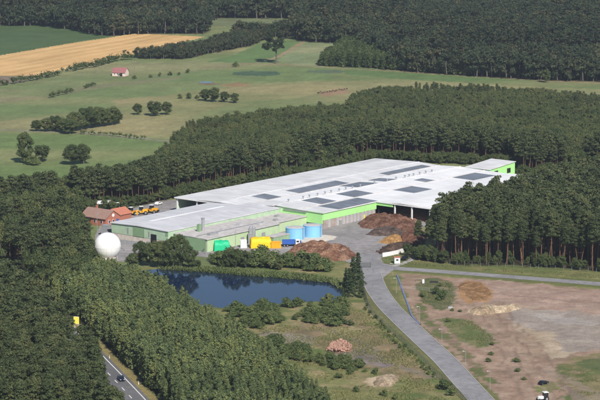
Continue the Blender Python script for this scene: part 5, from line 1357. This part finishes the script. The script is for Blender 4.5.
# small white marker post and stake in the dirt
x, y = G(423.3, 283.5); o = MB().box((0, 0, .8), (.8, .5, 1.6), M['white']).build('marker_block', loc=(x, y, 0)); tag(o, 'small white block on the green corner of the dirt lot', 'block')
x, y = G(434, 283); o = MB().box((0, 0, .35), (3.6, 1.4, .7), M['rubber'], 0, .8).build('dark_skip', loc=(x, y, 0)); tag(o, 'flat dark object beside the green corner of the dirt lot', 'debris')
x, y = G(450, 308.5); o = MB().box((0, 0, .4), (2.2, 1.4, .8), M['grey_metal'], .3, .7).build('boulder', loc=(x, y, 0)); tag(o, 'dark boulder left of the sand ridge', 'boulder')
# yellow billboard and reflector posts by the highway
x, y = G(76.5, 331)
bb = thing('billboard', 'plain yellow sign board on white legs beside the highway', 'sign', (x, y, 0), R(-12))
MB().box((0, 0, 3.9), (2.0, .14, 2.6), M['sign_yellow']).build('board', bb)
f = MB()
for z in (2.58, 5.22): f.box((0, 0, z), (2.0, .18, .06), M['white'])
f.build('frame', bb)
pm_ = MB().box((0, .13, 2.0), (.14, .1, 4.0), M['white']).mesh('leg')
for x_ in (-.6, .6): link('leg', pm_, bb, (x_, 0, 0))
for px, py in ((80.5, 338.5), (109.5, 358.5), (138.6, 384.5)):
    x, y = G(px, py); t = thing('reflector_post', 'small white reflector post on the highway verge', 'reflector post', (x, y, 0), 0, 'reflector posts of the highway')
    MB().box((0, 0, .55), (.22, .16, 1.1), M['white'], 0, .8).build('post', t); MB().box((0, 0, .88), (.235, .175, .16), M['rubber']).build('reflector', t)

# ------------------------------------------------------------------ cottage and pole in the far meadow
x, y = G(120.5, 75.5)
ct = thing('cottage', 'pale walled barn with faded red roof in the far meadow', 'barn', (x, y, 0), R(-18)); ct.scale = (.84, .84, .84)
hx, hy, E3, R3 = 5.6, 4.2, 3.0, 6.3; w = MB()
w.add([(-hx, -hy, 0), (hx, -hy, 0), (hx, hy, 0), (-hx, hy, 0), (-hx, -hy, E3), (hx, -hy, E3), (hx, hy, E3), (-hx, hy, E3), (-hx, 0, R3), (hx, 0, R3)], [(0, 1, 5, 4), (1, 2, 6, 9, 5), (2, 3, 7, 6), (3, 0, 4, 8, 7)], M['render']); w.build('wall', ct)
rr = MB()
for s_ in (-1, 1):
    a = [(-hx - .3, s_ * (hy + .5), E3 - .38), (hx + .3, s_ * (hy + .5), E3 - .38), (hx + .3, 0, R3 + .04), (-hx - .3, 0, R3 + .04)]; n_ = [(p[0], p[1], p[2] + .2) for p in a]
    rr.add(a + n_, [(4, 5, 6, 7), (3, 2, 1, 0), (0, 1, 5, 4), (1, 2, 6, 5), (3, 0, 4, 7)], M['tile_pink'])
rr.build('roof', ct)
MB().box((2.2, -hy - .03, 1.3), (2.2, .1, 2.6), M['dark']).build('door', ct)
for x_ in (-3.4, -.8): 
    wf = MB().box((x_, -hy - .04, 1.7), (.9, .1, 1.1), M['white']).build('window', ct); MB().box((x_, -hy - .11, 1.7), (.7, .05, .9), M['glass']).build('pane', wf)
wf = MB().box((-hx - .04, 0, 1.7), (.1, .9, 1.1), M['white']).build('window', ct); MB().box((-hx - .11, 0, 1.7), (.05, .7, .9), M['glass']).build('pane', wf)
x, y = G(134.6, 77)
pl = thing('utility_pole', 'wooden utility pole with a crossarm beside the barn', 'utility pole', (x, y, 0), R(20))
MB().tube((0, 0, -.3), (0, 0, 11), .22, .14, M['wood'], 8).build('pole', pl); MB().box((0, 0, 10.3), (2.4, .16, .18), M['wood']).build('crossarm', pl)
im = MB().tube((0, 0, 0), (0, 0, .35), .09, .06, M['white'], 6).mesh('insulator')
for x_ in (-1, 0, 1): link('insulator', im, pl, (x_, 0, 10.39))

# ------------------------------------------------------------------ light, air
SUN_AZ = R(-70); SUN_EL = R(41)
sd = Vector((math.cos(SUN_AZ) * math.cos(SUN_EL), math.sin(SUN_AZ) * math.cos(SUN_EL), math.sin(SUN_EL)))
sl_ = bpy.data.lights.new('sun', 'SUN'); sl_.energy = 4.3; sl_.angle = R(.53); sl_.color = (1.0, .93, .83)
so = bpy.data.objects.new('sun', sl_); C.objects.link(so); so.rotation_euler = (-sd).to_track_quat('-Z', 'Y').to_euler(); so.location = (300, -200, 500)
wd_ = bpy.data.worlds.new('World'); scene.world = wd_; wd_.use_nodes = True
nt = wd_.node_tree; sk = nt.nodes.new('ShaderNodeTexSky'); sk.sky_type = 'NISHITA'; sk.sun_disc = False
sk.sun_elevation = SUN_EL; sk.sun_rotation = math.atan2(sd.x, sd.y); sk.altitude = 200; sk.air_density = 1.0; sk.dust_density = .15; sk.ozone_density = 3.0
bg = nt.nodes['Background']; bg.inputs['Strength'].default_value = .07; nt.links.new(sk.outputs['Color'], bg.inputs['Color'])

HAZE = 0.00006
if HAZE:
    m, nt2, b = nodes_of('haze_air'); nt2.nodes.remove(b)
    vol = nt2.nodes.new('ShaderNodeVolumePrincipled'); vol.inputs['Color'].default_value = (.75, .85, 1, 1); vol.inputs['Density'].default_value = HAZE; vol.inputs['Anisotropy'].default_value = .2
    nt2.links.new(vol.outputs['Volume'], nt2.nodes['Material Output'].inputs['Volume'])
    hz = MB().box((0, 4000, 96), (18400, 20400, 203), m).build('haze')
    hz.location = (0, 0, 0); tag(hz, kind='stuff')
scene.view_settings.view_transform = 'Standard'; scene.view_settings.look = 'None'; scene.view_settings.gamma = 1; scene.view_settings.exposure = .40; scene.view_settings.use_curve_mapping = False
scene.render.engine = 'CYCLES'; scene.cycles.max_bounces = 5; scene.cycles.diffuse_bounces = 2; scene.cycles.transparent_max_bounces = 4; scene.cycles.volume_bounces = 0
